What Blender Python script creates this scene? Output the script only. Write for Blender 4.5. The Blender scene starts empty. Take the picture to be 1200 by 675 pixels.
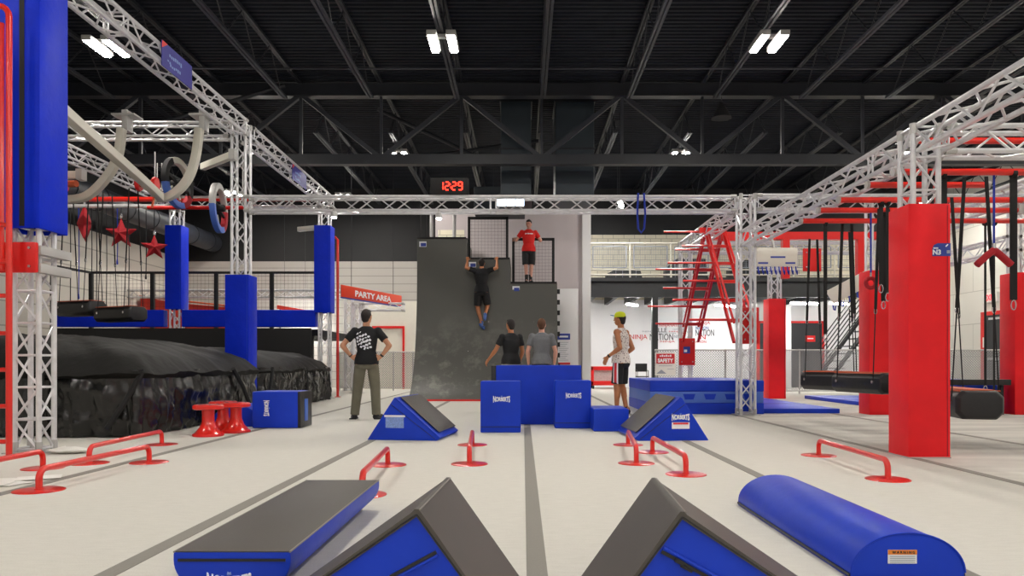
import bpy, bmesh, math, random
from mathutils import Vector, Matrix, noise
from mathutils.bvhtree import BVHTree
random.seed(7)
C = bpy.context.scene.collection
SC = bpy.context.scene
PI = math.pi
V = Vector

# ------------------------------------------------------------------ materials
def lin(h):
    h = h.lstrip('#')
    o = []
    for i in (0, 2, 4):
        c = int(h[i:i+2], 16)/255
        o.append(c/12.92 if c <= .04045 else ((c+.055)/1.055)**2.4)
    return (*o, 1)
def mat(name, col, rough=.5, metal=0, bump=0, scale=40, var=0, vscale=6, coat=0, emit=0, spec=.5, stretch=None):
    m = bpy.data.materials.new(name); m.use_nodes = True
    nt = m.node_tree; b = nt.nodes['Principled BSDF']
    c = lin(col) if isinstance(col, str) else (*col, 1)
    b.inputs['Base Color'].default_value = c
    b.inputs['Roughness'].default_value = rough
    b.inputs['Metallic'].default_value = metal
    b.inputs['Specular IOR Level'].default_value = spec
    if coat: b.inputs['Coat Weight'].default_value = coat; b.inputs['Coat Roughness'].default_value = .15
    if emit:
        b.inputs['Emission Color'].default_value = c; b.inputs['Emission Strength'].default_value = emit
    tc = nt.nodes.new('ShaderNodeTexCoord'); src = tc.outputs['Object']
    if stretch:
        mp = nt.nodes.new('ShaderNodeMapping'); mp.inputs['Scale'].default_value = stretch
        nt.links.new(src, mp.inputs['Vector']); src = mp.outputs['Vector']
    if var:
        n = nt.nodes.new('ShaderNodeTexNoise'); n.inputs['Scale'].default_value = vscale; n.inputs['Detail'].default_value = 5
        nt.links.new(src, n.inputs['Vector'])
        r = nt.nodes.new('ShaderNodeMapRange')
        r.inputs['From Min'].default_value = .3; r.inputs['From Max'].default_value = .7
        r.inputs['To Min'].default_value = 1-var; r.inputs['To Max'].default_value = 1+var
        nt.links.new(n.outputs['Fac'], r.inputs['Value'])
        h = nt.nodes.new('ShaderNodeHueSaturation'); h.inputs['Color'].default_value = c
        nt.links.new(r.outputs['Result'], h.inputs['Value']); nt.links.new(h.outputs['Color'], b.inputs['Base Color'])
    if bump:
        n = nt.nodes.new('ShaderNodeTexNoise'); n.inputs['Scale'].default_value = scale; n.inputs['Detail'].default_value = 4
        nt.links.new(src, n.inputs['Vector'])
        bp = nt.nodes.new('ShaderNodeBump'); bp.inputs['Strength'].default_value = bump; bp.inputs['Distance'].default_value = .02
        nt.links.new(n.outputs['Fac'], bp.inputs['Height']); nt.links.new(bp.outputs['Normal'], b.inputs['Normal'])
    return m
M = dict(
 blue=mat('blue_vinyl', '#0a38bf', .45, bump=.12, scale=9, var=.08, vscale=3, spec=.3),
 bluepad=mat('blue_pad_vinyl', '#0029c8', .45, bump=.5, scale=6, var=.06, vscale=3, spec=.16),
 bluelight=mat('light_blue_vinyl', '#4a6fc8', .45, bump=.1, scale=9),
 grey=mat('grey_vinyl', '#4b4640', .5, bump=.10, scale=160, var=.06, vscale=2.5),
 greyedge=mat('grey_seam', '#8a857d', .5),
 black=mat('black_vinyl', '#17171a', .38, bump=.2, scale=8),
 blackm=mat('black_matte', '#141416', .7),
 strap=mat('black_strap', '#101011', .8),
 tarp=mat('black_plastic_tarp', '#141414', .27, bump=.35, scale=6, coat=.2),
 tarptop=mat('black_fabric_tarp', '#151412', .65, bump=.7, scale=5, var=.12, vscale=2, spec=.2),
 red=mat('red_paint', '#dc2418', .28, coat=.4),
 redpad=mat('red_vinyl', '#ee1a24', .45, bump=.22, scale=5, var=.07, vscale=2.5, spec=.3),
 redplate=mat('red_plate', '#d8120f', .4),
 redcloth=mat('red_cloth', '#cc3a2c', .8, bump=.4, scale=8),
 darkred=mat('dark_red_foam', '#a81322', .7, bump=.2, scale=60),
 orange=mat('orange_trim', '#c8562e', .5),
 alu=mat('aluminium', '#dedee1', .28, metal=.32, var=.08, vscale=12),
 alud=mat('aluminium_cast', '#b9b8b6', .42, metal=.25),
 steel=mat('steel_clip', '#c6c6c8', .25, metal=.9),
 cream=mat('cream_paint', '#d6d3c6', .45),
 ceil=mat('black_ceiling_paint', '#171b23', .7, bump=.1, scale=20, var=.25, vscale=2, spec=.2),
 joist=mat('grey_primed_steel', '#262931', .5, var=.2, vscale=5),
 girder=mat('dark_steel', '#191c23', .5, var=.2, vscale=3),
 duct=mat('dark_teal_duct', '#27323a', .5, var=.12, vscale=2),
 white=mat('white_paint', '#e3e3e3', .6, bump=.05, scale=30),
 wallw=mat('white_wall', '#f0f1f3', .7, bump=.06, scale=12, var=.03, vscale=1),
 wallshade=mat('shaded_wall', '#c2b9ba', .7, bump=.06, scale=12, var=.03, vscale=1),  # partition's shade is put into this even mauve-grey colour
 beige=mat('cream_partition', '#e2dfd2', .7, var=.02),
 dark=mat('charcoal_paint', '#101114', .6, var=.1, vscale=3),
 mezz=mat('dark_grey_beam', '#2c2f31', .5, var=.1, vscale=3),
 printw=mat('white_print', '#eef0f4', .6),
 printb=mat('washed_blue_print', '#7f98d2', .6, var=.3, vscale=90),
 orangep=mat('orange_print', '#e8862a', .6),
 redp=mat('red_print', '#d2303a', .6),
 blackp=mat('black_print', '#1c1f2a', .6),
 bluep=mat('navy_print', '#2a3f9a', .5),
 greyp=mat('grey_print', '#9aa0ac', .6),
 navy=mat('navy_banner', '#24208a', .55),
 redsign=mat('red_sign', '#e2401f', .5),
 lens=mat('lamp_lens', '#fff9f0', .4, emit=258),
 tube=mat('tube_lens', '#fffdfa', .4, emit=130),
 barled=mat('cool_bar_lens', '#cfe6ff', .4, emit=4.5),
 digit=mat('red_led', '#ff2a1a', .4, emit=7),
 exit=mat('exit_letters', '#ff3b4a', .4, emit=1.2),
 rope=mat('rope', '#1d1d22', .9),
 bluerope=mat('blue_rope', '#16309a', .8),
 net=mat('net_cord', '#2a2626', .9),
 wire=mat('galvanised_wire', '#96979a', .5, metal=.1),
 door=mat('black_door', '#25272b', .5),
 paper=mat('white_paper', '#e8e6e0', .8),
 skin=mat('skin', '#c08a6a', .55, var=.04), skin2=mat('skin_tan', '#b5764f', .55, var=.04), skin3=mat('skin_pale', '#cf9a86', .55, var=.04),
 hair=mat('dark_hair', '#1d1512', .7, bump=.6, scale=90), hairb=mat('brown_hair', '#5b3a24', .7, bump=.6, scale=90),
 teeblack=mat('black_tee', '#131417', .85, bump=.25, scale=14), teegrey=mat('grey_tee', '#6b6d70', .85, bump=.25, scale=14, var=.1, vscale=60),
 teered=mat('red_tee', '#d11712', .8, bump=.25, scale=14), olive=mat('olive_cotton', '#6a6656', .85, bump=.5, scale=14, var=.1, vscale=8),
 shortgrey=mat('grey_shorts', '#a9a9a4', .85, bump=.3, scale=14), shortblack=mat('black_shorts', '#121316', .8, bump=.25, scale=14),
 cap=mat('lime_cap', '#cfd820', .7), capb=mat('blue_brim', '#4a86b0', .7), shoe=mat('black_shoe', '#151517', .6), shoeb=mat('blue_shoe', '#3a5a9a', .6),
 eye=mat('eye', '#20150f', .2), lip=mat('lips', '#9a4f45', .5), brown=mat('wrist_strap', '#141414', .5),
)
def node_mat(name):
    m = bpy.data.materials.new(name); m.use_nodes = True
    return m, m.node_tree, m.node_tree.nodes['Principled BSDF']
def carpet():
    m, nt, b = node_mat('pale_carpet'); L = nt.links.new; N = nt.nodes.new
    tc = N('ShaderNodeTexCoord'); P = tc.outputs['Object']
    f = N('ShaderNodeTexNoise'); f.inputs['Scale'].default_value = 120; f.inputs['Detail'].default_value = 3; L(P, f.inputs['Vector'])
    mp = N('ShaderNodeMapping'); mp.inputs['Scale'].default_value = (6, 22, 1); L(P, mp.inputs['Vector'])
    g = N('ShaderNodeTexNoise'); g.inputs['Scale'].default_value = 1.6; g.inputs['Detail'].default_value = 6; L(mp.outputs['Vector'], g.inputs['Vector'])
    r1 = N('ShaderNodeMix'); r1.data_type = 'RGBA'
    r1.inputs[6].default_value = lin('#c2bfb6'); r1.inputs[7].default_value = lin('#e2dfd6'); 
    ad = N('ShaderNodeMath'); ad.operation = 'MULTIPLY_ADD'; L(f.outputs['Fac'], ad.inputs[0]); ad.inputs[1].default_value = .5
    sc = N('ShaderNodeMath'); sc.operation = 'MULTIPLY'; L(g.outputs['Fac'], sc.inputs[0]); sc.inputs[1].default_value = .5; L(sc.outputs[0], ad.inputs[2])
    L(ad.outputs[0], r1.inputs[0])
    # the grubbier roll of carpet right of the fourth seam
    sx = N('ShaderNodeSeparateXYZ'); L(P, sx.inputs[0])
    st = N('ShaderNodeMapRange'); st.inputs['From Min'].default_value = 3.70; st.inputs['From Max'].default_value = 3.76; L(sx.outputs['X'], st.inputs['Value'])
    mp2 = N('ShaderNodeMapping'); mp2.inputs['Scale'].default_value = (.35, 2.4, 1); L(P, mp2.inputs['Vector'])
    d = N('ShaderNodeTexNoise'); d.inputs['Scale'].default_value = 1.1; d.inputs['Detail'].default_value = 7; L(mp2.outputs['Vector'], d.inputs['Vector'])
    dr = N('ShaderNodeMapRange'); dr.inputs['From Min'].default_value = .35; dr.inputs['From Max'].default_value = .75
    dr.inputs['To Min'].default_value = .15; dr.inputs['To Max'].default_value = .95; L(d.outputs['Fac'], dr.inputs['Value'])
    mu = N('ShaderNodeMath'); mu.operation = 'MULTIPLY'; L(st.outputs[0], mu.inputs[0]); L(dr.outputs[0], mu.inputs[1])
    r2 = N('ShaderNodeMix'); r2.data_type = 'RGBA'; L(mu.outputs[0], r2.inputs[0]); L(r1.outputs[2], r2.inputs[6]); r2.inputs[7].default_value = lin('#a8a49f')
    L(r2.outputs[2], b.inputs['Base Color']); b.inputs['Roughness'].default_value = .95; b.inputs['Specular IOR Level'].default_value = .2
    bp = N('ShaderNodeBump'); bp.inputs['Strength'].default_value = .35; bp.inputs['Distance'].default_value = .006; L(f.outputs['Fac'], bp.inputs['Height']); L(bp.outputs[0], b.inputs['Normal'])
    return m
def block(name, col, mortar, sx=1.0, sy=1.0, plane='XZ', bw=.4, rh=.2, ms=.012):
    m, nt, b = node_mat(name); L = nt.links.new; N = nt.nodes.new
    tc = N('ShaderNodeTexCoord'); s = N('ShaderNodeSeparateXYZ'); L(tc.outputs['Object'], s.inputs[0])
    c = N('ShaderNodeCombineXYZ'); L(s.outputs['X' if plane == 'XZ' else 'Y'], c.inputs[0]); L(s.outputs['Z'], c.inputs[1])
    br = N('ShaderNodeTexBrick'); L(c.outputs[0], br.inputs['Vector']); br.inputs['Scale'].default_value = 1
    br.inputs['Brick Width'].default_value = bw; br.inputs['Row Height'].default_value = rh; br.inputs['Mortar Size'].default_value = ms
    br.inputs['Color1'].default_value = lin(col); br.inputs['Color2'].default_value = lin(col); br.inputs['Mortar'].default_value = lin(mortar)
    L(br.outputs['Color'], b.inputs['Base Color']); b.inputs['Roughness'].default_value = .75
    bp = N('ShaderNodeBump'); bp.inputs['Strength'].default_value = .4; bp.inputs['Distance'].default_value = .01; bp.invert = True
    L(br.outputs['Fac'], bp.inputs['Height']); L(bp.outputs[0], b.inputs['Normal'])
    return m
def warpmat():
    m, nt, b = node_mat('scuffed_black_ply'); L = nt.links.new; N = nt.nodes.new
    tc = N('ShaderNodeTexCoord'); P = tc.outputs['Object']
    n = N('ShaderNodeTexNoise'); n.inputs['Scale'].default_value = 2.2; n.inputs['Detail'].default_value = 9; n.inputs['Roughness'].default_value = .7; L(P, n.inputs['Vector'])
    s = N('ShaderNodeSeparateXYZ'); L(P, s.inputs[0])
    z = N('ShaderNodeMapRange'); z.inputs['From Min'].default_value = 2.3; z.inputs['From Max'].default_value = .2; L(s.outputs['Z'], z.inputs['Value'])
    r = N('ShaderNodeMapRange'); r.inputs['From Min'].default_value = .5; r.inputs['From Max'].default_value = .78; L(n.outputs['Fac'], r.inputs['Value'])
    mu = N('ShaderNodeMath'); mu.operation = 'MULTIPLY'; L(z.outputs[0], mu.inputs[0]); L(r.outputs[0], mu.inputs[1])
    mx = N('ShaderNodeMix'); mx.data_type = 'RGBA'; L(mu.outputs[0], mx.inputs[0]); mx.inputs[6].default_value = lin('#50504b'); mx.inputs[7].default_value = lin('#98978e')
    L(mx.outputs[2], b.inputs['Base Color']); b.inputs['Roughness'].default_value = .5
    return m
def spotted():
    m, nt, b = node_mat('patterned_tank'); L = nt.links.new; N = nt.nodes.new
    tc = N('ShaderNodeTexCoord'); v = N('ShaderNodeTexVoronoi'); v.inputs['Scale'].default_value = 26; L(tc.outputs['Object'], v.inputs['Vector'])
    r = N('ShaderNodeValToRGB'); r.color_ramp.elements[0].position = .22; r.color_ramp.elements[0].color = lin('#6a4a55')
    r.color_ramp.elements[1].position = .34; r.color_ramp.elements[1].color = lin('#ded6d0'); L(v.outputs['Distance'], r.inputs[0])
    L(r.outputs[0], b.inputs['Base Color']); b.inputs['Roughness'].default_value = .8
    return m
M['carpet'] = carpet(); M['cmu'] = block('white_block', '#e2dcc6', '#b3ad9c'); M['cmuy'] = block('white_block_side', '#dedcd4', '#bfbdb5', plane='YZ', bw=2.4, rh=1.15, ms=.014)
M['cmuleft'] = block('white_panel_side', '#cdc8be', '#a5a198', plane='YZ', bw=30, rh=.62, ms=.02)
M['siding'] = block('grey_siding', '#b3afa9', '#8a8681', bw=30, rh=.3, ms=.012)
M['warp'] = warpmat(); M['tank'] = spotted()

# ------------------------------------------------------------------ mesh builder
def off(o):
    v = V((0, 0, 0))
    while o is not None:
        if o.name.startswith('person'): return V((0, 0, 0))   # figures are modelled about their own feet
        v = v+V(o.location); o = o.parent
    return v
class MB:
    def __init__(s): s.v = []; s.f = []
    def add(s, vs, fs):
        k = len(s.v); s.v += [V(a) for a in vs]; s.f += [tuple(i+k for i in f) for f in fs]; return s
    def box(s, x0, x1, y0, y1, z0, z1):
        return s.add([(x, y, z) for z in (z0, z1) for y in (y0, y1) for x in (x0, x1)],
                     [(0, 2, 3, 1), (4, 5, 7, 6), (0, 1, 5, 4), (2, 6, 7, 3), (0, 4, 6, 2), (1, 3, 7, 5)])
    def obox(s, c, a, b, d):
        c, a, b, d = V(c), V(a), V(b), V(d)
        return s.add([c+i*a+j*b+k*d for k in (-1, 1) for j in (-1, 1) for i in (-1, 1)],
                     [(0, 2, 3, 1), (4, 5, 7, 6), (0, 1, 5, 4), (2, 6, 7, 3), (0, 4, 6, 2), (1, 3, 7, 5)])
    def bar(s, p, q, w, h, up=(0, 0, 1)):
        p, q = V(p), V(q); d = (q-p); up = V(up)
        if abs(d.normalized().dot(up)) > .95: up = V((0, 1, 0))
        a = d.cross(up).normalized(); b = a.cross(d).normalized()
        return s.obox((p+q)/2, d/2, a*w/2, b*h/2)
    def tube(s, p, q, r, n=8, r2=None): return s.path([p, q], [r, r if r2 is None else r2], n)
    def path(s, pts, r, n=8, closed=False):
        pts = [V(p) for p in pts]; k = len(pts)
        rs = r if isinstance(r, (list, tuple)) else [r]*k
        t0 = (pts[1]-pts[0]).normalized(); ref = V((0, 0, 1)) if abs(t0.z) < .9 else V((0, 1, 0))
        a = t0.cross(ref).normalized(); vs = []
        for i, p in enumerate(pts):
            if closed: t = (pts[(i+1) % k]-pts[i-1])
            else: t = (pts[min(i+1, k-1)]-pts[max(i-1, 0)])
            t.normalize(); a = (a-t*a.dot(t)).normalized(); b = t.cross(a)
            vs += [p+(a*math.cos(2*PI*j/n)+b*math.sin(2*PI*j/n))*rs[i] for j in range(n)]
        fs = []
        for i in range(k if closed else k-1):
            for j in range(n):
                A, B = i*n, ((i+1) % k)*n
                fs.append((A+j, A+(j+1) % n, B+(j+1) % n, B+j))
        if not closed: fs += [tuple(range(n))[::-1], tuple(range((k-1)*n, k*n))]
        return s.add(vs, fs)
    def loft(s, rings, caps=True):
        n = len(rings[0]); k = len(rings); vs = [p for r in rings for p in r]; fs = []
        for i in range(k-1):
            for j in range(n): fs.append((i*n+j, i*n+(j+1) % n, (i+1)*n+(j+1) % n, (i+1)*n+j))
        if caps: fs += [tuple(range(n))[::-1], tuple(range((k-1)*n, k*n))]
        return s.add(vs, fs)
    def prism(s, poly, o, u, w, d):
        o, u, w, d = V(o), V(u), V(w), V(d)
        r = [o+u*a+w*b for a, b in poly]
        return s.loft([r, [p+d for p in r]])
    def lathe(s, prof, c=(0, 0, 0), n=24, ax=(0, 0, 1)):
        c = V(c); ax = V(ax).normalized(); a = ax.orthogonal().normalized(); b = ax.cross(a)
        return s.loft([[c+ax*z+(a*math.cos(2*PI*j/n)+b*math.sin(2*PI*j/n))*max(r, 1e-4) for j in range(n)] for r, z in prof])
    def ell(s, c, rx, ry, rz, n=16, m=10, R=None):
        c = V(c); R = R or Matrix.Identity(3); rings = []
        for i in range(m+1):
            t = -PI/2+PI*i/m
            rings.append([c+R@V((rx*max(math.cos(t), 1e-3)*math.cos(2*PI*j/n), ry*max(math.cos(t), 1e-3)*math.sin(2*PI*j/n), rz*math.sin(t))) for j in range(n)])
        return s.loft(rings)
    def capsule(s, p, q, r0, r1, n=14):
        p, q = V(p), V(q); d = q-p; L = d.length
        if L < 1e-6: return s.ell(p, r0, r0, r0)
        d /= L; a = d.orthogonal().normalized(); b = d.cross(a); rings = []
        for i in range(5): t = -PI/2+PI/2*i/4; rings.append((p+d*r0*math.sin(t), r0*max(math.cos(t), .02)))
        for i in range(5): t = PI/2*i/4; rings.append((q+d*r1*math.sin(t), r1*max(math.cos(t), .02)))
        return s.loft([[c+(a*math.cos(2*PI*j/n)+b*math.sin(2*PI*j/n))*r for j in range(n)] for c, r in rings])
    def build(s, name, m, parent=None, bevel=0, seg=2, smooth=True, recalc=True, ang=.6):
        me = bpy.data.meshes.new(name); o = off(parent) if parent else V((0, 0, 0))
        me.from_pydata([tuple(v-o) for v in s.v], [], s.f)
        if recalc or bevel:
            bm = bmesh.new(); bm.from_mesh(me)
            bmesh.ops.recalc_face_normals(bm, faces=bm.faces)
            if bevel:
                es = [e for e in bm.edges if len(e.link_faces) == 2 and e.calc_face_angle(0) > .5]
                bmesh.ops.bevel(bm, geom=es, offset=bevel, segments=seg, affect='EDGES', profile=.6, clamp_overlap=True)
            bm.to_mesh(me); bm.free()
        if smooth:
            me.shade_smooth(); me.set_sharp_from_angle(angle=ang)
        me.materials.append(M[m] if isinstance(m, str) else m)
        ob = bpy.data.objects.new(name, me); C.objects.link(ob)
        if parent: ob.parent = parent
        return ob
def B(*a): return MB().box(*a)
def tag(o, label, cat, group=None, kind=None):
    o['label'] = label; o['category'] = cat
    if group: o['group'] = group
    if kind: o['kind'] = kind
    return o
def thing(name, label, cat, loc=(0, 0, 0), rot=0, group=None):
    o = bpy.data.objects.new(name, None); C.objects.link(o); o.location = loc; o.rotation_euler = (0, 0, rot)
    o.empty_display_size = .1
    return tag(o, label, cat, group)
def struct(mb, name, m, parent=None, **k):
    o = mb.build(name, m, parent, **k)
    if parent is None: o['kind'] = 'structure'
    return o
def copy_tree(o, parent=None):
    c = o.copy(); C.objects.link(c)
    if parent: c.parent = parent
    for ch in list(o.children): copy_tree(ch, c)
    return c
def dup(o, label, loc, rot=None):
    c = copy_tree(o); c['label'] = label; c.location = loc
    if rot is not None: c.rotation_euler = (0, 0, rot)
    return c
def eval_mesh(o):
    dg = bpy.context.evaluated_depsgraph_get(); dg.update()
    return bpy.data.meshes.new_from_object(o.evaluated_get(dg))
def remesh(mb, name, m, parent, voxel, smooth=3):
    o = mb.build(name, m, parent)
    a = o.modifiers.new('r', 'REMESH'); a.mode = 'VOXEL'; a.voxel_size = voxel
    b = o.modifiers.new('s', 'SMOOTH'); b.factor = .5; b.iterations = smooth
    me = eval_mesh(o); o.modifiers.clear(); old = o.data; o.data = me; bpy.data.meshes.remove(old)
    me.shade_smooth()
    if not me.materials: me.materials.append(M[m])
    return o
def text(s, c, size, m, parent, name='lettering', u=(1, 0, 0), w=(0, 0, 1), bold=.02, depth=.002, width=None, flare=0, shear=0, warp=None):
    """lettering as real raised mesh, centred at c, reading along u, upright along w"""
    cu = bpy.data.curves.new('t', 'FONT'); cu.body = s; cu.size = 1; cu.align_x = 'CENTER'; cu.align_y = 'CENTER'
    cu.offset = bold; cu.extrude = .5; cu.resolution_u = 3; cu.shear = shear
    t = bpy.data.objects.new('t', cu); C.objects.link(t); me = eval_mesh(t); bpy.data.objects.remove(t)
    xs = [v.co.x for v in me.vertices]; ys = [v.co.y for v in me.vertices]
    x0, x1, y0, y1 = min(xs), max(xs), min(ys), max(ys); hw = (x1-x0)/2
    u, w, c = V(u).normalized(), V(w).normalized(), V(c); n = u.cross(w)
    k = size/(y1-y0); kx = k if width is None else width/(x1-x0); o = off(parent)
    for v in me.vertices:
        x, y, z = v.co; x -= (x0+x1)/2; y -= (y0+y1)/2
        f = 1+flare*(x/hw)**2
        v.co = c+u*x*kx+w*y*k*f+n*(z+.5)*depth-o
    me.name = name; me.materials.clear(); me.materials.append(M[m])
    ob = bpy.data.objects.new(name, me); C.objects.link(ob); ob.parent = parent
    return ob
def stroke(c, L, h, m, parent, name='print_line', u=(1, 0, 0), w=(0, 0, 1), depth=.002):
    u, w, c = V(u).normalized(), V(w).normalized(), V(c); n = u.cross(w)
    return MB().obox(c+n*depth/2, u*L/2, w*h/2, n*depth/2).build(name, m, parent, smooth=False)
def mlogo(c, wd, parent, u=(1, 0, 0), w=(0, 0, 1)):
    """the flared white maker's wordmark with its small crown"""
    u, w, c = V(u), V(w), V(c)
    text('NORBERTS', c, wd*.24, 'printw', parent, 'maker_logo', u, w, bold=.045, width=wd, flare=.75)
    n = u.cross(w); MB().prism([(-.05*wd, 0), (.05*wd, 0), (.035*wd, .07*wd), (0, .045*wd), (-.035*wd, .07*wd)], c+w*wd*.15, u, w, n*.002).build('maker_crown', 'printb', parent, smooth=False)
def arc(c, r, a0, a1, n, u, w): 
    c, u, w = V(c), V(u), V(w)
    return [c+u*r*math.cos(a0+(a1-a0)*i/n)+w*r*math.sin(a0+(a1-a0)*i/n) for i in range(n+1)]

# ------------------------------------------------------------------ room shell
HC = 7.5
struct(B(-14, 17, -9, 29, -.2, 0), 'floor', 'carpet', smooth=False)
for i in range(-2, 4):
    x = .06+1.83*i
    struct(B(x-.045, x+.045, -6, 24, .0005, .003), 'trim_%d' % (i+3), mat('seam_tape_%d' % (i+3), '#8b877f', .8, bump=.2, scale=60), smooth=False)
# corrugated roof deck
prof = []
y = -9.0
while y < 29.2:
    prof += [(y, HC+.04), (y+.05, HC+.04), (y+.066, HC), (y+.138, HC)]; y += .154
dk = MB(); n = len(prof)
dk.add([(x, a, b) for x in (-14, 17) for a, b in prof], [(i, i+1, n+i+1, n+i) for i in range(n-1)])
ceiling = struct(dk, 'ceiling', 'ceil', smooth=False)
struct(B(-14, 17, -9, 29, HC+.06, HC+.2), 'ceiling_slab', 'dark', smooth=False)
wl = struct(B(-13.2, -13, -9, 28, 0, 4.9), 'wall_left', 'cmuleft', smooth=False)
struct(B(-13.22, -13.0, -9, 28, 4.9, HC), 'wall_left_upper', 'dark', smooth=False)
struct(B(-13.2, -2.6, 28, 28.2, 0, 4.75), 'wall_back_left', 'siding', smooth=False)
struct(B(-13.2, 17, 28, 28.22, 4.75, HC), 'wall_back_upper', 'dark', smooth=False)
struct(B(-2.6, 16, 28, 28.2, 0, 3.3), 'wall_back_lower', 'wallw', smooth=False)
struct(B(-2.6, 16.2, 27.98, 28.2, 3.3, 5.75), 'wall_back_gallery', 'cmu', smooth=False)
struct(B(16, 16.2, -9, 28, 0, HC), 'wall_right', 'cmuy', smooth=False)
struct(B(-14, 17, -9.2, -9, 0, HC), 'wall_front', 'wallw', smooth=False)
struct(B(-2.6, 1.75, 22, 22.2, 0, 5.4), 'wall_partition', 'wallshade', smooth=False)
struct(B(1.75, 2.0, 21.9, 22.3, 0, 5.4), 'trim_9', 'white', smooth=False)

# roof steel: children of the ceiling
JY = 17.4
def joist(x, y0, y1, yb0, yb1):
    t = MB(); t.bar((x-.03, y0, HC-.05), (x-.03, y1, HC-.05), .045, .06); t.bar((x+.03, y0, HC-.05), (x+.03, y1, HC-.05), .045, .06)
    j = t.build('roof_joist', 'girder', ceiling, smooth=False)
    b = MB(); b.bar((x-.035, yb0, HC-.8), (x-.035, yb1, HC-.8), .05, .05); b.bar((x+.035, yb0, HC-.8), (x+.035, yb1, HC-.8), .05, .05)
    b.build('bottom_chord', 'joist', j, smooth=False)
    w = MB(); y = yb0; k = 0; st = .75
    while y+st <= yb1:
        a, c = (HC-.8, HC-.05) if k % 2 == 0 else (HC-.05, HC-.8)
        w.tube((x, y, a), (x, y+st, c), .013, 5); y += st; k += 1
    w.build('web_rods', 'girder', j)
for i in range(-7, 9):
    x = .436+1.88*i
    joist(x, -8.9, JY-.1, -8, JY-1.2); joist(x, JY+.1, 27.9, JY+1.2, 27)
def girder(y, xs0):
    g = MB(); g.box(-13, 16, y-.12, y+.12, HC-.36, HC-.07); gd = g.build('roof_girder', 'girder', ceiling, smooth=False)
    b = MB(); b.box(-13, 16, y-.11, y+.11, 5.55, 5.78); b.build('bottom_flange', 'girder', gd, smooth=False)
    w = MB(); x = xs0
    while x < 16:
        w.bar((x, y, HC-.3), (x+1.88, y, 5.7), .10, .10); w.bar((x+3.76, y, HC-.3), (x+1.88, y, 5.7), .10, .10)
        w.bar((x, y, HC-.3), (x, y, 5.7), .07, .07); w.bar((x+1.88, y, HC-.3), (x+1.88, y, 5.7), .06, .06); x += 3.76
    w.build('web_members', 'joist', gd, smooth=False)
girder(JY, .436+1.88-3.76*4)
MB().tube((-13, 14.7, HC-.76), (16, 14.7, HC-.76), .018, 6).build('bridging_rod', 'joist', ceiling)
MB().tube((-13, 10.4, HC-.76), (16, 10.4, HC-.76), .018, 6).build('bridging_rod', 'joist', ceiling)
for p, q in (((-3.6, 18.4, 7.2), (-1.2, 18.2, 6.0)), ((-9, 16.4, 5.9), (-5.4, 16.8, 7.2)), ((.4, 19, 6.6), (-2.6, 19.4, 6.3))):
    MB().tube(p, q, .05, 8).build('conduit_pipe', 'girder', ceiling)
# air handling ducts hanging behind the girder
def duct(name, label, x0, x1, z0, z1, y0=18.3, y1=19.6):
    t = thing(name, label, 'duct', ((x0+x1)/2, y0, z0), 0, 'roof duct drops')
    B(x0, x1, y0, y1, z0, z1).build('duct_body', 'duct', t, bevel=.02, smooth=False)
    f = MB()
    for z in (z0+.02, (z0+z1)/2, z1-.05): f.box(x0-.03, x1+.03, y0-.03, y1+.03, z, z+.04)
    f.build('flange', 'girder', t, smooth=False)
    return t
duct('air_duct', 'square dark teal roof duct left of the two, above the digital clock truss', -.55, .2, 4.95, 7.4)
duct('air_duct', 'square dark teal roof duct right of the two, behind the roof girder', .8, 1.75, 4.95, 7.4)
t = thing('air_duct', 'wide dark horizontal duct run between the girder and clock truss', 'duct', (-.6, 19.8, 4.9), 0)
B(-1.3, .05, 19.7, 20.6, 4.9, 5.6).build('duct_body', 'duct', t, bevel=.02, smooth=False)
t = thing('spiral_duct', 'round grey spiral duct along the left wall behind the red stars', 'duct', (-11.6, 17, 5.4))
MB().tube((-11.6, 15, 5.4), (-11.6, 27.8, 5.4), .33, 28).build('duct_tube', 'joist', t)
for k in range(9): MB().tube((-11.6, 16+k*1.4, 5.4), (-11.6, 16.05+k*1.4, 5.4), .35, 28).build('joint_band', 'girder', t)

# ------------------------------------------------------------------ lamps
def lamp_proto():
    t = thing('high_bay_light', 'x', 'ceiling light', (0, 0, 0), 0, 'twin high bay lights')
    B(-.20, .20, -.05, .05, .10, .15).build('spreader', 'alud', t)
    for s in (-1, 1):
        h = B(s*.165-.085, s*.165+.085, -.36, .36, 0, .09).build('housing', 'alud', t, bevel=.01)
        B(s*.165-.055, s*.165+.055, -.33, .33, -.02, -.002).build('lens', 'lens', h, smooth=False)
    MB().tube((0, 0, .15), (0, 0, .96), .012, 6).build('drop_rod', 'joist', t)
    return t
LP = [(14.0, 25.5, 'added high bay light brightening the far right corner, outside the picture'), (14.3, 13, 'added high bay light brightening the far right of the hall, outside the picture'), (14.3, 20, 'added far high bay light brightening the right wall, outside the picture'), (-1.4, 13, 'twin high bay light over the centre of the floor, nearest of the middle row'), (4.3, 13, 'twin high bay light at upper right, the larger one right of centre'),  # first three are added lamps that brighten the right side and wall
      (-3.33, 20, 'small distant twin high bay light left of the digital clock'), (4.2, 20, 'small distant twin high bay light right of the roof ducts'),
      (-7.2, 20.2, 'distant high bay light seen through the left high truss'), (-7.4, 13.2, 'bright high bay light behind the purple banner truss'),
      (10, 13, 'high bay light above the right truss, beyond the frame'), (10, 20, 'high bay light above the far right rig'),
      (-9.6, 24.5, 'low far twin light above the blue middle pillar'), (-1.0, 25, 'far high bay light behind the partition'), (-6, 25, 'far twin high bay light above the party sign')]
for x in (-7.4, -1.4, 4.3, 10):
    for y in (6.4, .2, -5.5): LP.append((x, y, 'twin high bay light overhead, out of the picture'))
lp = lamp_proto()
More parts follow.
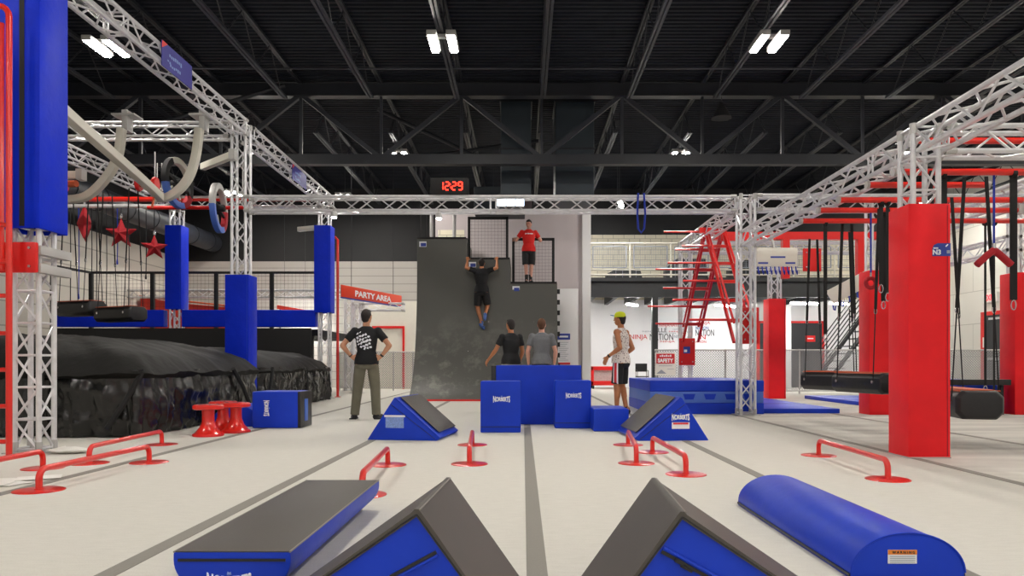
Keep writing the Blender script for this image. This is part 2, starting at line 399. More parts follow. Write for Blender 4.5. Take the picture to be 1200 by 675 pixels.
for i, (x, y, lb) in enumerate(LP):
    z = 6.5
    o = lp if i == 0 else copy_tree(lp)
    o.location = (x, y, z); o['label'] = lb
def tube_lamp(p, q, label, w=.12):
    p, q = V(p), V(q); t = thing('strip_light', label, 'strip light', tuple((p+q)/2))
    MB().bar(p+V((0, 0, .05)), q+V((0, 0, .05)), w*1.2, .05).build('housing', 'white', t)
    MB().bar(p, q, w, .05).build('diffuser', 'tube', t)
    zt_ = 3.42 if (p.x > 2 and p.z < 3) else 7.3
    for f in (.15, .85): e = p.lerp(q, f); MB().tube(e+V((0, 0, .06)), V((e.x, e.y, zt_)), .006, 5).build('hanger_rod', 'joist', t)
tube_lamp((3.35, 25.2, 6.2), (3.05, 23.5, 6.05), 'slanting bright strip light seen through the main truss above the mezzanine')
tube_lamp((3.0, 23.2, 5.7), (2.85, 22.5, 5.5), 'short lower strip light just under the main truss, left of the blue strap')
tube_lamp((3.45, 24.5, 2.86), (3.9, 25.6, 2.9), 'small strip light under the mezzanine above the capped man')
tube_lamp((6.6, 25.4, 2.9), (7.5, 26.2, 2.9), 'strip light under the mezzanine behind the red ladder frame')
tube_lamp((8.9, 24.6, 2.9), (9.9, 25.0, 2.9), 'strip light under the mezzanine above the black double doors')
tube_lamp((10.2, 24.6, 2.9), (10.9, 25.0, 2.9), 'strip light under the mezzanine beside the stair')
tube_lamp((-8.9, 27.2, 2.7), (-7.7, 26.8, 2.5), 'sloping white strip light behind the cage netting at left', .1)

# ------------------------------------------------------------------ trusses
def truss(name, label, p, q, size=.29, up=(0, 0, 1), group=None, pitch=.33, cap=True, rungs=False):
    p, q = V(p), V(q); d = q-p; L = d.length; d.normalize(); up = V(up)
    if abs(d.dot(up)) > .9: up = V((0, 1, 0))
    a = d.cross(up).normalized(); b = a.cross(d).normalized(); h = size/2-.024
    t = thing(name, label, 'truss', tuple(p), 0, group)
    cor = [(-1, -1), (1, -1), (1, 1), (-1, 1)]
    for i, j in cor:
        MB().tube(p+a*h*i+b*h*j, q+a*h*i+b*h*j, .027, 8).build('chord', 'alu', t)
    n = max(2, round(L/pitch)); st = L/n
    for f in range(4):
        A = a*h*cor[f][0]+b*h*cor[f][1]; D = a*h*cor[(f+1) % 4][0]+b*h*cor[(f+1) % 4][1]; m = MB()
        for k in range(n):
            s0, s1 = (A, D) if k % 2 == 0 else (D, A)
            m.tube(p+d*(st*k+.01)+s0, p+d*(st*(k+1)-.01)+s1, .0125, 6)
            if rungs and k: m.tube(p+d*st*k+A, p+d*st*k+D, .0125, 6)
        m.tube(p+d*.03+A, p+d*.03+D, .0115, 6); m.tube(q-d*.03+A, q-d*.03+D, .0115, 6)
        if L > 6: m.tube(p+d*L/2+A, p+d*L/2+D, .0115, 6); m.tube(p+d*(L/2+.1)+A, p+d*(L/2+.1)+D, .0115, 6)
        m.build('lacing', 'alu', t)
    if cap:
        for e, s in ((p, 1), (q, -1)):
            for i, j in cor: MB().tube(e+a*h*i+b*h*j, e+d*s*.10+a*h*i+b*h*j, .034, 8).build('coupler', 'alud', t)
    return t
def column(label, x, y, z, size=.29):
    t = truss('truss_column', label, (x, y, .012), (x, y, z), size, (0, 1, 0), 'truss columns', rungs=y < 8)
    B(x-.2, x+.2, y-.2, y+.2, 0, .012).build('base_plate', 'alud', t)
    return t
ZL, ZM, ZR = 5.06, 3.7, 3.06
truss('truss_span', 'high silver truss from the near left pillar, carrying the larger navy banner', (-4.99, 5.0, ZL), (-4.99, 13.1, ZL))
truss('truss_span', 'high silver truss continuing from the tall left column to the far left pillar', (-5.02, 13.5, ZL), (-5.02, 19.22, ZL))
truss('truss_span', 'high cross truss carrying the curved white ball tracks at left', (-9.8, 13.3, ZL), (-5.22, 13.3, ZL))
truss('truss_span', 'outer left truss running back behind the curved white tracks', (-9.0, 13.5, ZL), (-9.0, 19.1, ZL))
truss('truss_span', 'far left cross truss behind the two wheel rings', (-8.84, 19.2, ZL), (-5.18, 19.2, ZL))
truss('truss_span', 'long silver main truss across the middle under the digital clock', (-4.88, 13.1, ZM), (3.73, 13.1, ZM))
truss('truss_span', 'main truss continuing right of the tall right column', (4.05, 13, ZM), (8.9, 13, ZM))
truss('truss_span', 'big silver truss running from upper right above the red pillar to the right column', (3.9, 3.2, ZR), (3.9, 12.85, ZR))
truss('truss_span', 'truss above the red ladder frame behind the right column', (3.9, 13.15, ZM-.02), (3.9, 17.7, ZM-.02))
truss('truss_span', 'near cross truss going right from the top of the red N3 pillar', (4.05, 7.24, ZR), (10.5, 7.24, ZR))
truss('truss_span', 'second lengthwise truss right of the N3 pillar, over the hanging straps', (6.35, 7.4, ZR), (6.35, 12.9, ZR))
truss('truss_span', 'far cross truss behind the white hook board', (4.05, 17.85, ZM-.02), (9.0, 17.85, ZM-.02))
truss('truss_span', 'far right lengthwise truss beyond the red angled grip', (8.8, 13.3, ZR), (8.8, 18.5, ZR))
truss('truss_span', 'slim distant truss behind the cage netting above the red banner', (-13, 24.5, 3.2), (-5.9, 24.5, 3.2), .28)
truss('truss_span', 'slim truss right under the party area sign', (-4.92, 22.6, 2.62), (-3.6, 22.6, 2.62), .26)
column('bare silver column beside the red wall ladder under the blue near pillar pad', -4.98, 7.57, 5.2)
column('tall silver column left of the main truss, padded blue at its foot', -5.05, 13.3, 5.2)
column('far left silver column under the blue pillar beside the party sign', -5.1, 19.1, 4.9)
column('silver column foot under the middle blue pillar behind the cage', -9.0, 19.3, 4.9)
column('bare silver column at the right end of the main truss by the blue mat stack', 3.9, 13, 3.85)
column('far silver column behind the red plate and safety sign', 3.9, 17.85, 3.83)
column('silver column inside the nearest red pillar marked N3', 3.86, 7.24, 3.2)
column('silver column above the second red pillar behind N3', 6.29, 13.24, 3.85)
column('silver column above the slim red pillar left of the black logs', 6.5, 19.2, 3.85)
column('silver column above the red pillar at the right edge', 8.83, 13.22, 3.85)
column('slim distant upright under the end of the truss behind the cage', -5.75, 24.5, 3.35, .28)
column('slim silver upright under the left end of the party area sign', -5.05, 22.6, 2.75, .26)
def pad(label, x0, x1, y0, y1, z0, z1, m, strip=None):
    t = thing('column_pad', label, 'pillar pad', ((x0+x1)/2, (y0+y1)/2, z0), 0, 'padded pillar covers')
    ring = MB(); th = .035
    # hollow sleeve wrapped round the column
    o = [(x0, y0), (x1, y0), (x1, y1), (x0, y1)]; i = [(x0+th, y0+th), (x1-th, y0+th), (x1-th, y1-th), (x0+th, y1-th)]
    nz = 10; vs = []; 
    for k in range(nz+1):
        z = z0+(z1-z0)*k/nz
        vs += [(a, b, z) for a, b in o]
    for z in (z0, z1): vs += [(a, b, z) for a, b in i]
    fs = []
    for k in range(nz):
        for j in range(4): fs.append((k*4+j, k*4+(j+1) % 4, k*4+4+(j+1) % 4, k*4+4+j))
    e = (nz+1)*4
    for j in range(4):
        fs.append((e+j, e+4+j, e+4+(j+1) % 4, e+(j+1) % 4))
        fs.append((j, e+j, e+(j+1) % 4, (j+1) % 4)); fs.append((nz*4+j, nz*4+(j+1) % 4, e+4+(j+1) % 4, e+4+j))
    ring.add(vs, fs).build('sleeve', m, t, bevel=.012, smooth=True)
    s = MB()
    if strip: s.box(strip[0], strip[1], y0-.004, y0+.002, z0+.02, z1); s.build('closure_strip', 'strap', t, smooth=False)
    else: s.box(x1-.035, x1-.025, y0-.003, y0+.001, z0+.02, z1-.02); s.build('seam', 'darkred' if m == 'redpad' else 'blue', t, smooth=False)
    return t
pad('tall blue pad on the nearest left pillar, running up out of the picture', -5.2, -4.78, 7.34, 7.80, 2.24, 5.0, 'bluepad', (-4.98, -4.93))
pad('blue pad round the foot of the tall left column between the black covered bags', -5.26, -4.84, 13.09, 13.51, .3, 2.47, 'bluepad')
pad('blue pad on the far left pillar beside the party area sign', -5.32, -4.9, 18.88, 19.32, 2.2, 4.42, 'bluepad')
pad('blue pad on the middle pillar left of the tall silver column', -9.21, -8.79, 19.08, 19.52, 2.3, 4.46, 'bluepad')
p1 = pad('large bright red pillar pad marked N3, nearest on the right', 3.66, 4.06, 7.05, 7.44, 0, 2.42, 'redpad')
pad('second red pillar pad, directly behind the N3 pillar', 6.08, 6.5, 13.03, 13.45, 0, 2.54, 'redpad')
pad('slim red pillar pad left of the hanging black logs', 6.28, 6.72, 18.98, 19.42, 0, 2.56, 'redpad')
pad('red pillar pad at the right edge of the picture', 8.62, 9.04, 13.01, 13.43, 0, 2.5, 'redpad')
# N3 badge
bg = MB(); pl = [(-.09, -.06), (.085, -.06), (.085, .062), (-.04, .062)]+[(-.04+.05*math.cos(a), .012+.05*math.sin(a)) for a in (PI*.5, PI*.625, PI*.75, PI*.875, PI)]
bg.prism([(-.09, -.06), (.082, -.06), (.082, .062), (-.04, .062), (-.075, .045), (-.09, .012)], (3.975, 7.049, 1.98), (1, 0, 0), (0, 0, 1), (0, -.004, 0))
bd = bg.build('badge', 'bluep', p1, smooth=False)
text('N3', (3.925, 7.044, 1.957), .05, 'printw', bd, bold=.04); stroke((3.915, 7.044, 1.995), .045, .012, 'printw', bd)
stroke((4.02, 7.044, 2.02), .03, .01, 'printw', bd, u=(.7, 0, .7), w=(-.7, 0, .7)); stroke((4.035, 7.044, 1.96), .03, .03, 'greyp', bd)

# banners on the left high truss
def banner(name, label, y0, y1, z0, z1, x):
    t = thing(name, label, 'banner', (x, (y0+y1)/2, z0), 0)
    B(x-.01, x, y0, y1, z0, z1).build('panel', 'navy', t, smooth=False)
    MB().prism([(y0, z1-.10), (y0+.16, z1), (y0, z1)], (x, 0, 0), (0, 1, 0), (0, 0, 1), (.003, 0, 0)).build('red_corner', 'redplate', t, smooth=False)
    for k, (dy, dz, L, h) in enumerate(((.20, -.12, .42, .055), (.15, -.21, .12, .03), (.22, -.24, .36, .045))):
        for q in range(int(L/.055)):
            stroke((x, y0+dy+q*.055+.02, z1+dz-.02*random.random()), .036, h*(.6+.5*random.random()), 'printb', t, 'print_mark', (0, 1, 0), (0, 0, 1), .003)
    return t
banner('sign_banner', 'navy banner with a red corner on the near high truss', 9.9, 10.8, 4.88, 5.22, -4.815)
banner('sign_banner', 'small navy banner with a red corner on the far high truss', 15.6, 16.6, 4.78, 5.1, -4.845)

# digital clock on the main truss
t = thing('digital_clock', 'digital clock with red 12:29 digits on top of the main truss', 'clock', (-1.28, 13, 3.85))
B(-1.62, -.95, 12.95, 13.03, 3.85, 4.14).build('casing', 'blackm', t, bevel=.01)
SEG = {'1': 'bc', '2': 'abged', '9': 'abcdfg'}
def digit(ch, x, z, w, h):
    P = dict(a=(0, h, 1), g=(0, h/2, 1), d=(0, 0, 1), f=(-w/2, h*.75, 0), b=(w/2, h*.75, 0), e=(-w/2, h*.25, 0), c=(w/2, h*.25, 0)); m = MB(); th = .017
    for s in SEG[ch]:
        px, pz, hor = P[s]
        if hor: m.box(x+px-w/2+.01, x+px+w/2-.01, 12.942, 12.95, z+pz-th/2, z+pz+th/2)
        else: m.box(x+px-th/2, x+px+th/2, 12.942, 12.95, z+pz-h/4+.008, z+pz+h/4-.008)
    m.build('digit', 'digit', t, smooth=False)
for ch, x in zip('1229', (-1.43, -1.325, -1.205, -1.095)): digit(ch, x, 3.93, .068, .135)
B(-1.272, -1.258, 12.942, 12.95, 3.965, 3.98).build('colon', 'digit', t, smooth=False); B(-1.272, -1.258, 12.942, 12.95, 4.02, 4.035).build('colon', 'digit', t, smooth=False)
# cool LED bar light on the main truss
t = thing('led_bar_light', 'bluish white light bar fixed inside the main truss', 'light bar', (-.2, 12.8, 3.65))
B(-.45, .02, 12.76, 12.83, 3.60, 3.73).build('housing', 'alud', t, bevel=.005)
for x in (-.44, -.28, -.12): B(x, x+.135, 12.75, 12.762, 3.61, 3.72).build('lens', 'barled', t, smooth=False)
for x, z, lb in ((-1.47, 3.44, 'small round spot under the main truss above the warped wall'), (-3.30, 3.46, 'small round spot under the left end of the main truss')):
    t = thing('spot_light', lb, 'spot light', (x, 12.95, z))
    MB().lathe([(.03, .10), (.05, .08), (.06, 0), (.05, -.01)], (x, 12.95, z)).build('can', 'alud', t)
    MB().lathe([(.0, -.012), (.045, -.012), (.03, -.03), (0, -.035)], (x, 12.95, z)).build('bulb', 'tube', t)
    MB().tube((x, 12.95, z+.09), (x, 12.95, z+.16), .01, 6).build('yoke', 'alud', t)
# blue strap loop on the main truss
t = thing('hanging_strap', 'doubled blue strap looped over the main truss', 'strap', (2.0, 12.9, 3.8))
MB().path([(2.0, 12.9, 3.86), (1.985, 12.89, 3.5), (2.0, 12.89, 3.24), (2.05, 12.89, 3.17), (2.1, 12.89, 3.24), (2.12, 12.89, 3.5), (2.10, 12.9, 3.86)], .018, 6).build('webbing', 'bluerope', t)

# ------------------------------------------------------------------ foreground mats
def wedge(label, X, Y, yaw, D, h, rl, rr, cover, group=None, toe=0):
    t = thing('wedge_mat', label, 'wedge mat', (0, 0, 0), 0, group)
    tri = [(-rl, 0), (rr, 0)]
    if toe > 0: tri += [(rr+.04, toe*.55), (rr, toe)]
    if toe < 0: tri = [(-rl, -toe), (-rl-.04, -toe*.55), (-rl, 0), (rr, 0)]
    ap = [(.018, h-.016), (0, h-.004), (-.018, h-.016)]
    poly = (tri+ap) if toe >= 0 else (tri+ap)
    body = MB().prism(poly, (0, 0, 0), (1, 0, 0), (0, 0, 1), (0, D, 0)).build('foam_body', 'blue', t, bevel=.012)
    def slab(x0, z0, x1, z1, v0, v1, m, name, th=.006):
        d = V((x1-x0, 0, z1-z0)); L = d.length; d.normalize(); nn = V((d.z, 0, -d.x)); nn = nn if nn.z > 0 else -nn
        return MB().obox(V(((x0+x1)/2, (v0+v1)/2, (z0+z1)/2))+nn*th/2, d*L/2, V((0, (v1-v0)/2, 0)), nn*th/2).build(name, m, t, bevel=.002)
    if cover in ('both',):
        out = [(-rl-.006, .004), (-.014, h-.004), (-.006, h+.006), (.006, h+.006), (.014, h-.004), (rr+.006, .004)]
        MB().prism(out+[(rr-.006, .004), (0, h-.018), (-rl+.006, .004)], (0, -.006, 0), (1, 0, 0), (0, 0, 1), (0, D+.012, 0)).build('vinyl_cover', 'grey', t, ang=.9)
        MB().tube((.010, -.006, h+.004), (.010, D, h+.004), .0028, 6).build('ridge_seam', 'greyedge', t)
        MB().tube((-rl+.004, -.006, .008), (0, -.006, h-.010), .0032, 6).build('piping', 'black', t); MB().tube((rr-.004, -.006, .008), (0, -.006, h-.010), .0032, 6).build('piping', 'black', t)
    elif cover == 'right':
        slab(rr+.0, toe+.02, .03, h-.012, .11, D-.01, 'grey', 'vinyl_cover'); MB().tube((rr, -.004, toe), (0, -.004, h-.01), .006, 6).build('piping', 'blue', t)
        MB().tube((rr-.02, -.003, toe-.05), (-.05, -.003, h-.09), .003, 6).build('stitch_line', 'black', t)
    else:
        slab(-rl, -toe+.02, -.03, h-.012, .11, D-.01, 'grey', 'vinyl_cover'); MB().tube((-rl, -.004, -toe), (0, -.004, h-.01), .006, 6).build('piping', 'blue', t)
        MB().tube((-rl+.02, -.003, -toe-.05), (.05, -.003, h-.09), .003, 6).build('stitch_line', 'black', t)
    return t, (X, Y, yaw)
def place(w):
    t, (X, Y, yaw) = w; t.location = (X, Y, 0); t.rotation_euler = (0, 0, yaw); return t
def zipper(t, p, q, slider):
    p, q = V(p), V(q); d = (q-p).normalized(); n = V((d.z, 0, -d.x))
    z = MB().obox((p+q)/2+V((0, -.004, 0)), (q-p)/2, n*.005, V((0, .003, 0))).build('zipper', 'black', t, smooth=False)
    if slider:
        MB().obox(p+d*.06+V((0, -.009, 0)), d*.014, n*.007, V((0, .004, 0))).obox(p+d*.088+n*.008+V((0, -.009, 0)), d*.02, n*.004, V((0, .003, 0))).build('zip_pull', 'black', z, bevel=.002)
    # puckered flap over the zip
    MB().path([p+n*-.012+V((0, -.003, 0)), (p+q)/2+n*-.014+V((0, -.006, 0)), q+n*-.012+V((0, -.003, 0))], .006, 6).build('flap_fold', 'blue', z)
w = wedge('near left wedge mat with grey sides and blue end, at the bottom edge', -.325, 2.271, -.051, .622, .45, .626, .323, 'both', 'near grey and blue wedges'); t = w[0]
zipper(t, (.06, 0, .325), (-.45, 0, -.0+.045), False); place(w)
w = wedge('near right wedge mat with grey sides, blue end and open zip', .478, 2.232, -.045, .652, .45, .321, .66, 'both', 'near grey and blue wedges'); t = w[0]
zipper(t, (-.062, 0, .335), (.46, 0, .05), True); place(w)
w = wedge('middle left blue wedge mat with grey slope and pale label, past the man', -1.50, 8.70, -.13, 1.0, .51, .342, .50, 'right', 'far blue wedges', .07); t = w[0]
B(-.13, .12, -.004, 0, .272, .295).build('label_header', 'printw', t, smooth=False); B(-.115, .105, -.003, 0, .145, .275).build('label', 'printb', t, smooth=False); place(w)
w = wedge('middle right blue wedge mat with grey slope and maker logo, before the blue stack', 1.836, 8.65, .073, 1.03, .516, .50, .338, 'left', 'far blue wedges', -.07); t = w[0]
mlogo((-.0, -.001, .275), .21, t); B(-.105, .105, -.003, 0, .14, .215).build('label', 'printw', t, smooth=False); B(-.09, .09, -.005, -.003, .19, .212).build('label_stripe', 'redp', t, smooth=False); place(w)

def halflog(label, x0, x1, y0, y1, h, flip):
    t = thing('half_round_mat', label, 'half round mat', ((x0+x1)/2, y0, 0), 0, 'half round foam logs')
    c, W = (x0+x1)/2, (x1-x0)/2; band = .03; n = 28; poly = []
    for i in range(n+1):
        a = PI*i/n; poly.append((c+W*math.cos(a), band+(h-band)*math.sin(a)))
    poly += [(c-W, 0), (c+W, 0)]
    if flip: poly = [(x, h-z) for x, z in poly]
    MB().prism(poly, (0, y0, 0), (1, 0, 0), (0, 0, 1), (0, y1-y0, 0)).build('foam_body', 'blue', t, bevel=.008)
    if flip:
        B(x0+.006, x1-.006, y0+.004, y1-.004, h-.001, h+.004).build('top_cover', 'grey', t, bevel=.002)
        for x in (x0+.004, x1-.004): MB().tube((x, y0, h+.002), (x, y1, h+.002), .004, 6).build('piping', 'greyedge', t)
        B(x0+.02, x1-.02, y0-.004, y0+.001, h-.034, h-.024).build('zipper', 'black', t)
        mlogo((c-.01, y0-.001, .07), .17, t)
    else:
        for x in (x0-.003, x1+.003): MB().bar((x, y0+.01, .018), (x, y1-.01, .018), .006, .012).build('piping', 'black', t)
        MB().path([V((a, y0-.001, b)) for a, b in poly[:n+1]], .004, 6).build('end_piping', 'blue', t)
        B(c-.085, c+.035, y0-.003, y0, .068, .125).build('warning_label', 'printw', t, smooth=False)
        B(c-.085, c+.035, y0-.005, y0-.002, .106, .125).build('label_header', 'orangep', t, smooth=False)
        text('W A R N I N G', (c-.022, y0-.005, .1155), .011, 'blackp', t, bold=.03)
        for k in range(4): stroke((c-.025, y0-.003, .098-k*.008), .105, .0022, 'greyp', t, 'fine_print')
    return t
halflog('blue half round mat lying flat side up with a grey top, front left', -1.335, -.885, 2.83, 4.57, .18, True)
halflog('blue half round mat lying dome up with a warning label, front right', 1.365, 1.84, 3.09, 4.72, .195, False)
halflog('small blue half round roll behind the blue box and red spools', -4.45, -3.75, 10.6, 11.6, .30, False)

# ------------------------------------------------------------------ foam boxes
def fbox(label, x0, x1, y0, y1, h, z0=0, name='foam_box', cat='foam box', seam=None, group='blue foam boxes'):
    t = thing(name, label, cat, ((x0+x1)/2, (y0+y1)/2, z0), 0, group)
    B(x0, x1, y0, y1, z0, z0+h).build('foam_body', 'blue', t, bevel=.018, seg=3)
    if seam: B(x0+.004, x1-.004, y0-.003, y0+.002, z0+seam-.004, z0+seam+.004).build('stitch_line', 'black', t, smooth=False)
    return t
t = fbox('blue box with white maker logo, left of the two before the tall blue block', -.556, -.03, 9.67, 10.1, .67, seam=.075); mlogo((-.28, 9.669, .435), .22, t)
t = fbox('blue box with white maker logo, right of the two before the tall blue block', .44, .945, 10.3, 10.7, .665, seam=.075); mlogo((.70, 10.299, .455), .215, t)
t = fbox('tall wide blue foam block behind the two logo boxes', -.40, .86, 10.95, 11.75, .875, group=None)
B(-.475, -.395, 10.98, 11.72, .01, .87).build('black_side', 'black', t, bevel=.01)
fbox('low blue foam box between the right logo box and the wedge', .93, 1.40, 9.82, 10.6, .30)
t = thing('foam_box', 'blue box lying on its side with a turned logo, by the red spools', 'foam box', (-3.45, 10.55, 0), 0, 'blue foam boxes')
B(-3.76, -3.12, 10.3, 10.85, .005, .51).build('foam_body', 'blue', t, bevel=.018, seg=3)
B(-3.13, -3.085, 10.3, 10.85, .005, .51).build('black_side', 'black', t, bevel=.01)
B(-3.09, -3.075, 10.48, 10.62, .09, .40).build('blue_strip', 'bluelight', t, bevel=.003)
mlogo((-3.56, 10.299, .28), .215, t, (0, 0, -1), (1, 0, 0))

# blue layered crash mat stack
t = thing('mat_stack', 'large layered blue crash mat with a pale band of cut-outs', 'crash mat')
for n_, z0, z1, m_ in (('base_layer', 0, .20, 'blue'), ('top_layer', .40, .60, 'blue')):
    B(2.25, 4.28, 13.18, 15.8, z0, z1).build(n_, m_, t, bevel=.02, seg=3)
B(2.255, 4.275, 13.19, 15.79, .20, .40).build('middle_layer', 'bluelight', t, bevel=.012)
for x in (2.95, 3.32, 3.69, 4.02):
    MB().prism([(-.11, .05), (.11, .05), (.075, -.05), (-.075, -.05)], (x, 13.189, .31), (1, 0, 0), (0, 0, 1), (0, -.004, 0)).build('cut_out', 'blue', t, smooth=False)
def fmat(label, x0, x1, y0, y1, h=.085):
    t = thing('floor_mat', label, 'floor mat', ((x0+x1)/2, (y0+y1)/2, 0), 0, 'thin blue landing mats')
    B(x0, x1, y0, y1, 0, h).build('foam_body', 'blue', t, bevel=.015)
    for k in (1, 2): MB().bar((x0, y0+(y1-y0)*k/3, h+.001), (x1, y0+(y1-y0)*k/3, h+.001), .012, .004).build('fold_seam', 'black', t, smooth=False)
fmat('thin blue landing mat right of the silver column by the mat stack', 4.32, 5.72, 13.4, 18.4)
fmat('thin blue landing mat under the hanging black logs', 7.2, 9.4, 15.7, 19)
fbox('blue foam block at far right behind the large black log', 7.45, 8.5, 13.3, 14.6, .60, group=None)
t = thing('foam_beam', 'black bar across the top of the blue block at far right', 'beam', (8, 12.9, .5)); B(6.9, 8.55, 13.0, 13.22, .52, .62).build('beam_body', 'black', t, bevel=.01); B(7.0, 7.05, 13.05, 13.15, 0, .52).build('foot', 'blackm', t); B(8.4, 8.45, 13.05, 13.15, 0, .52).build('foot', 'blackm', t)

# ------------------------------------------------------------------ red balance rails
def rail(label, a, b):
    a, b = V((a[0], a[1], 0)), V((b[0], b[1], 0)); d = (b-a).normalized(); H = .15; R = .07; up = V((0, 0, 1))
    t = thing('balance_rail', label, 'balance rail', tuple((a+b)/2), 0, 'red floor balance rails')
    pts = [a+up*.008, a+up*(H-R)]+[a+d*(R-R*math.cos(k*PI/10))+up*(H-R+R*math.sin(k*PI/10)) for k in range(1, 6)]
    pts += [b-d*(R-R*math.cos(k*PI/10))+up*(H-R+R*math.sin(k*PI/10)) for k in range(5, 0, -1)]+[b+up*(H-R), b+up*.008]
    MB().path(pts, .023, 12).build('bar', 'red', t)
    for p in (a, b): MB().lathe([(.165, 0), (.165, .004), (.155, .008), (.03, .009), (.028, .016)], p, 32).build('foot_plate', 'red', t)
rail('red balance rail at front left lying along the floor seam', (-3.43, 5.26), (-3.40, 6.75))
rail('red balance rail behind the front left one, before the black covered bag', (-3.91, 6.69), (-4.01, 8.24))
rail('red balance rail cut off by the left picture edge', (-4.05, 4.87), (-4.12, 6.37))
rail('red balance rail behind the grey topped half round mat', (-1.1, 5.08), (-1.2, 6.58))
rail('red balance rail left of the centre seam, seen end on', (-.48, 6.64), (-.56, 8.2))
rail('red balance rail right of centre, left one of the pair by the wedge', (1.02, 6.69), (1.16, 8.2))
rail('red balance rail right of centre, right one of the pair by the wedge', (1.32, 6.02), (1.31, 7.52))
rail('red balance rail in front of the N3 pillar', (2.83, 5.76), (2.89, 7.26))
# red spool stools
def spool():
    t = thing('spool_stool', 'x', 'spool stool', (0, 0, 0), 0, 'red spool stools')
    MB().lathe([(.165, .33), (.185, .34), (.185, .375), (.165, .39), (.02, .392)], n=28).build('top_disc', 'red', t)
    MB().lathe([(.075, .335), (.072, .26), (.075, .18), (.10, .11), (.15, .05), (.175, .03)], n=28).build('stem', 'red', t)
    MB().lathe([(.18, 0), (.185, .012), (.18, .03), (.05, .031)], n=28).build('base_ring', 'redplate', t)
    h = MB()
    for k in range(6): a = k*PI/3; h.tube((.13*math.cos(a), .13*math.sin(a), .39), (.13*math.cos(a), .13*math.sin(a), .396), .012, 8)
    h.build('bolt_heads', 'steel', t)
    return t
s = spool(); s.location = (-3.91, 9.22, 0); s['label'] = 'front red spool stool, nearest of the three by the black bag'
dup(s, 'left rear red spool stool, half hidden behind the front one', (-4.06, 10.05, 0)); dup(s, 'right rear red spool stool, next to the blue side-lying box', (-3.76, 9.72, 0))

# ------------------------------------------------------------------ black covered landing bags
def bag(label, x0, x1, y0, y1, rim, top, seed, straps):
    t = thing('landing_bag', label, 'landing bag', ((x0+x1)/2, (y0+y1)/2, 0))
    cx, cy, hx, hy = (x0+x1)/2, (y0+y1)/2, (x1-x0)/2, (y1-y0)/2; N = 520
    per = []; rr = .18
    segs = []
    P = 2*(2*hx+2*hy)
    for i in range(N):
        s_ = P*i/N
        if s_ < 2*hx: p = (-hx+s_, -hy)
        elif s_ < 2*hx+2*hy: p = (hx, -hy+s_-2*hx)
        elif s_ < 4*hx+2*hy: p = (hx-(s_-2*hx-2*hy), hy)
        else: p = (-hx, hy-(s_-4*hx-2*hy))
        q = V((max(-hx+rr, min(hx-rr, p[0])), max(-hy+rr, min(hy-rr, p[1])), 0)); d = V((p[0], p[1], 0))-q
        if d.length > 1e-6: d = q+d.normalized()*rr
        else: d = q
        per.append(d)
    nrm = []
    for i in range(N):
        tg = per[(i+1) % N]-per[i-1]; nrm.append(V((tg.y, -tg.x, 0)).normalized())
    rows = 22; rings = []
    for k in range(rows+1):
        u = k/rows; z = rim*(1-u); ring = []
        for i in range(N):
            s_ = i*P/N
            pl = noise.noise(V((s_*7+.5*u, seed, u*.3)))*.085+noise.noise(V((s_*17, seed+3, u*.5)))*.045
            pl *= .25+.9*u
            cr = noise.noise(V((s_*2.2, z*4.5, seed+9)))*.06+abs(noise.noise(V((s_*6, z*11, seed+4))))*.09*u*u+.03*abs(noise.noise(V((s_*9+z*6, z*5, seed+1))))
            belly = .10*math.sin(u*PI*.9)*.6-.10*u
            ring.append(V((cx, cy, max(.015, z+.03*noise.noise(V((s_*3, u*3, seed))))))+per[i]+nrm[i]*(pl+cr+belly))
        rings.append(ring)
    MB().loft(rings, caps=False).build('tarp_skirt', 'tarp', t, ang=1.2)
    rings = [[p+V((cx, cy, rim-.10))+nrm[i]*(.03+.012*noise.noise(V((i*.2, seed, 2)))) for i, p in enumerate(per)]]
    for k in range(15):
        f = 1-k/14; e = .04*(1 if k == 0 else 0)
        ring = []
        for i, p in enumerate(per):
            z = rim+(top-rim)*(1-f**3.2)**.75-(.05*(1-k) if k < 1 else 0)
            w_ = V((p.x*max(f, .02)+cx, p.y*max(f, .02)+cy, 0))
            wr = .07*noise.noise(V((w_.x*1.2, w_.y*1.2, seed)))+.03*noise.noise(V((w_.x*4, w_.y*4, seed+2)))-.035*abs(noise.noise(V((w_.x*2.2+w_.y, w_.y*2.6-w_.x, seed+5))))
            ring.append(V((w_.x, w_.y, z+wr))+nrm[i]*(.07 if k == 0 else .05*f))
        rings.append(ring)
    MB().loft(rings, caps=True).build('tarp_top', 'tarptop', t, ang=1.2)
    B(x0+.25, x1-.25, y0+.25, y1-.25, 0, .12).build('base', 'blackm', t, bevel=.02)
    for a, b in straps:
        a, b = V(a), V(b); MB().path([a, a.lerp(b, .5)+V((.03, -.02, 0)), b], .035, 6).build('strap', 'strap', t)
    # tape tails and tucked folds on the front
    return t
bag('big inflated landing bag under black tarp, nearest at left', -9.8, -4.62, 8.95, 12.98, .82, 1.30, 2.2,
    [((-4.62, 9.0, .80), (-4.95, 8.82, .12)), ((-4.53, 11.6, .82), (-4.5, 12.2, .25)), ((-5.75, 8.86, .78), (-5.8, 8.80, .1))])
bag('second landing bag under black tarp, beyond the blue padded column', -9.6, -4.78, 13.62, 18.4, .82, 1.24, 7.7,
    [((-4.72, 14.0, .82), (-4.70, 13.6, .2)), ((-4.74, 16.2, .8), (-4.74, 16.2, .12))])

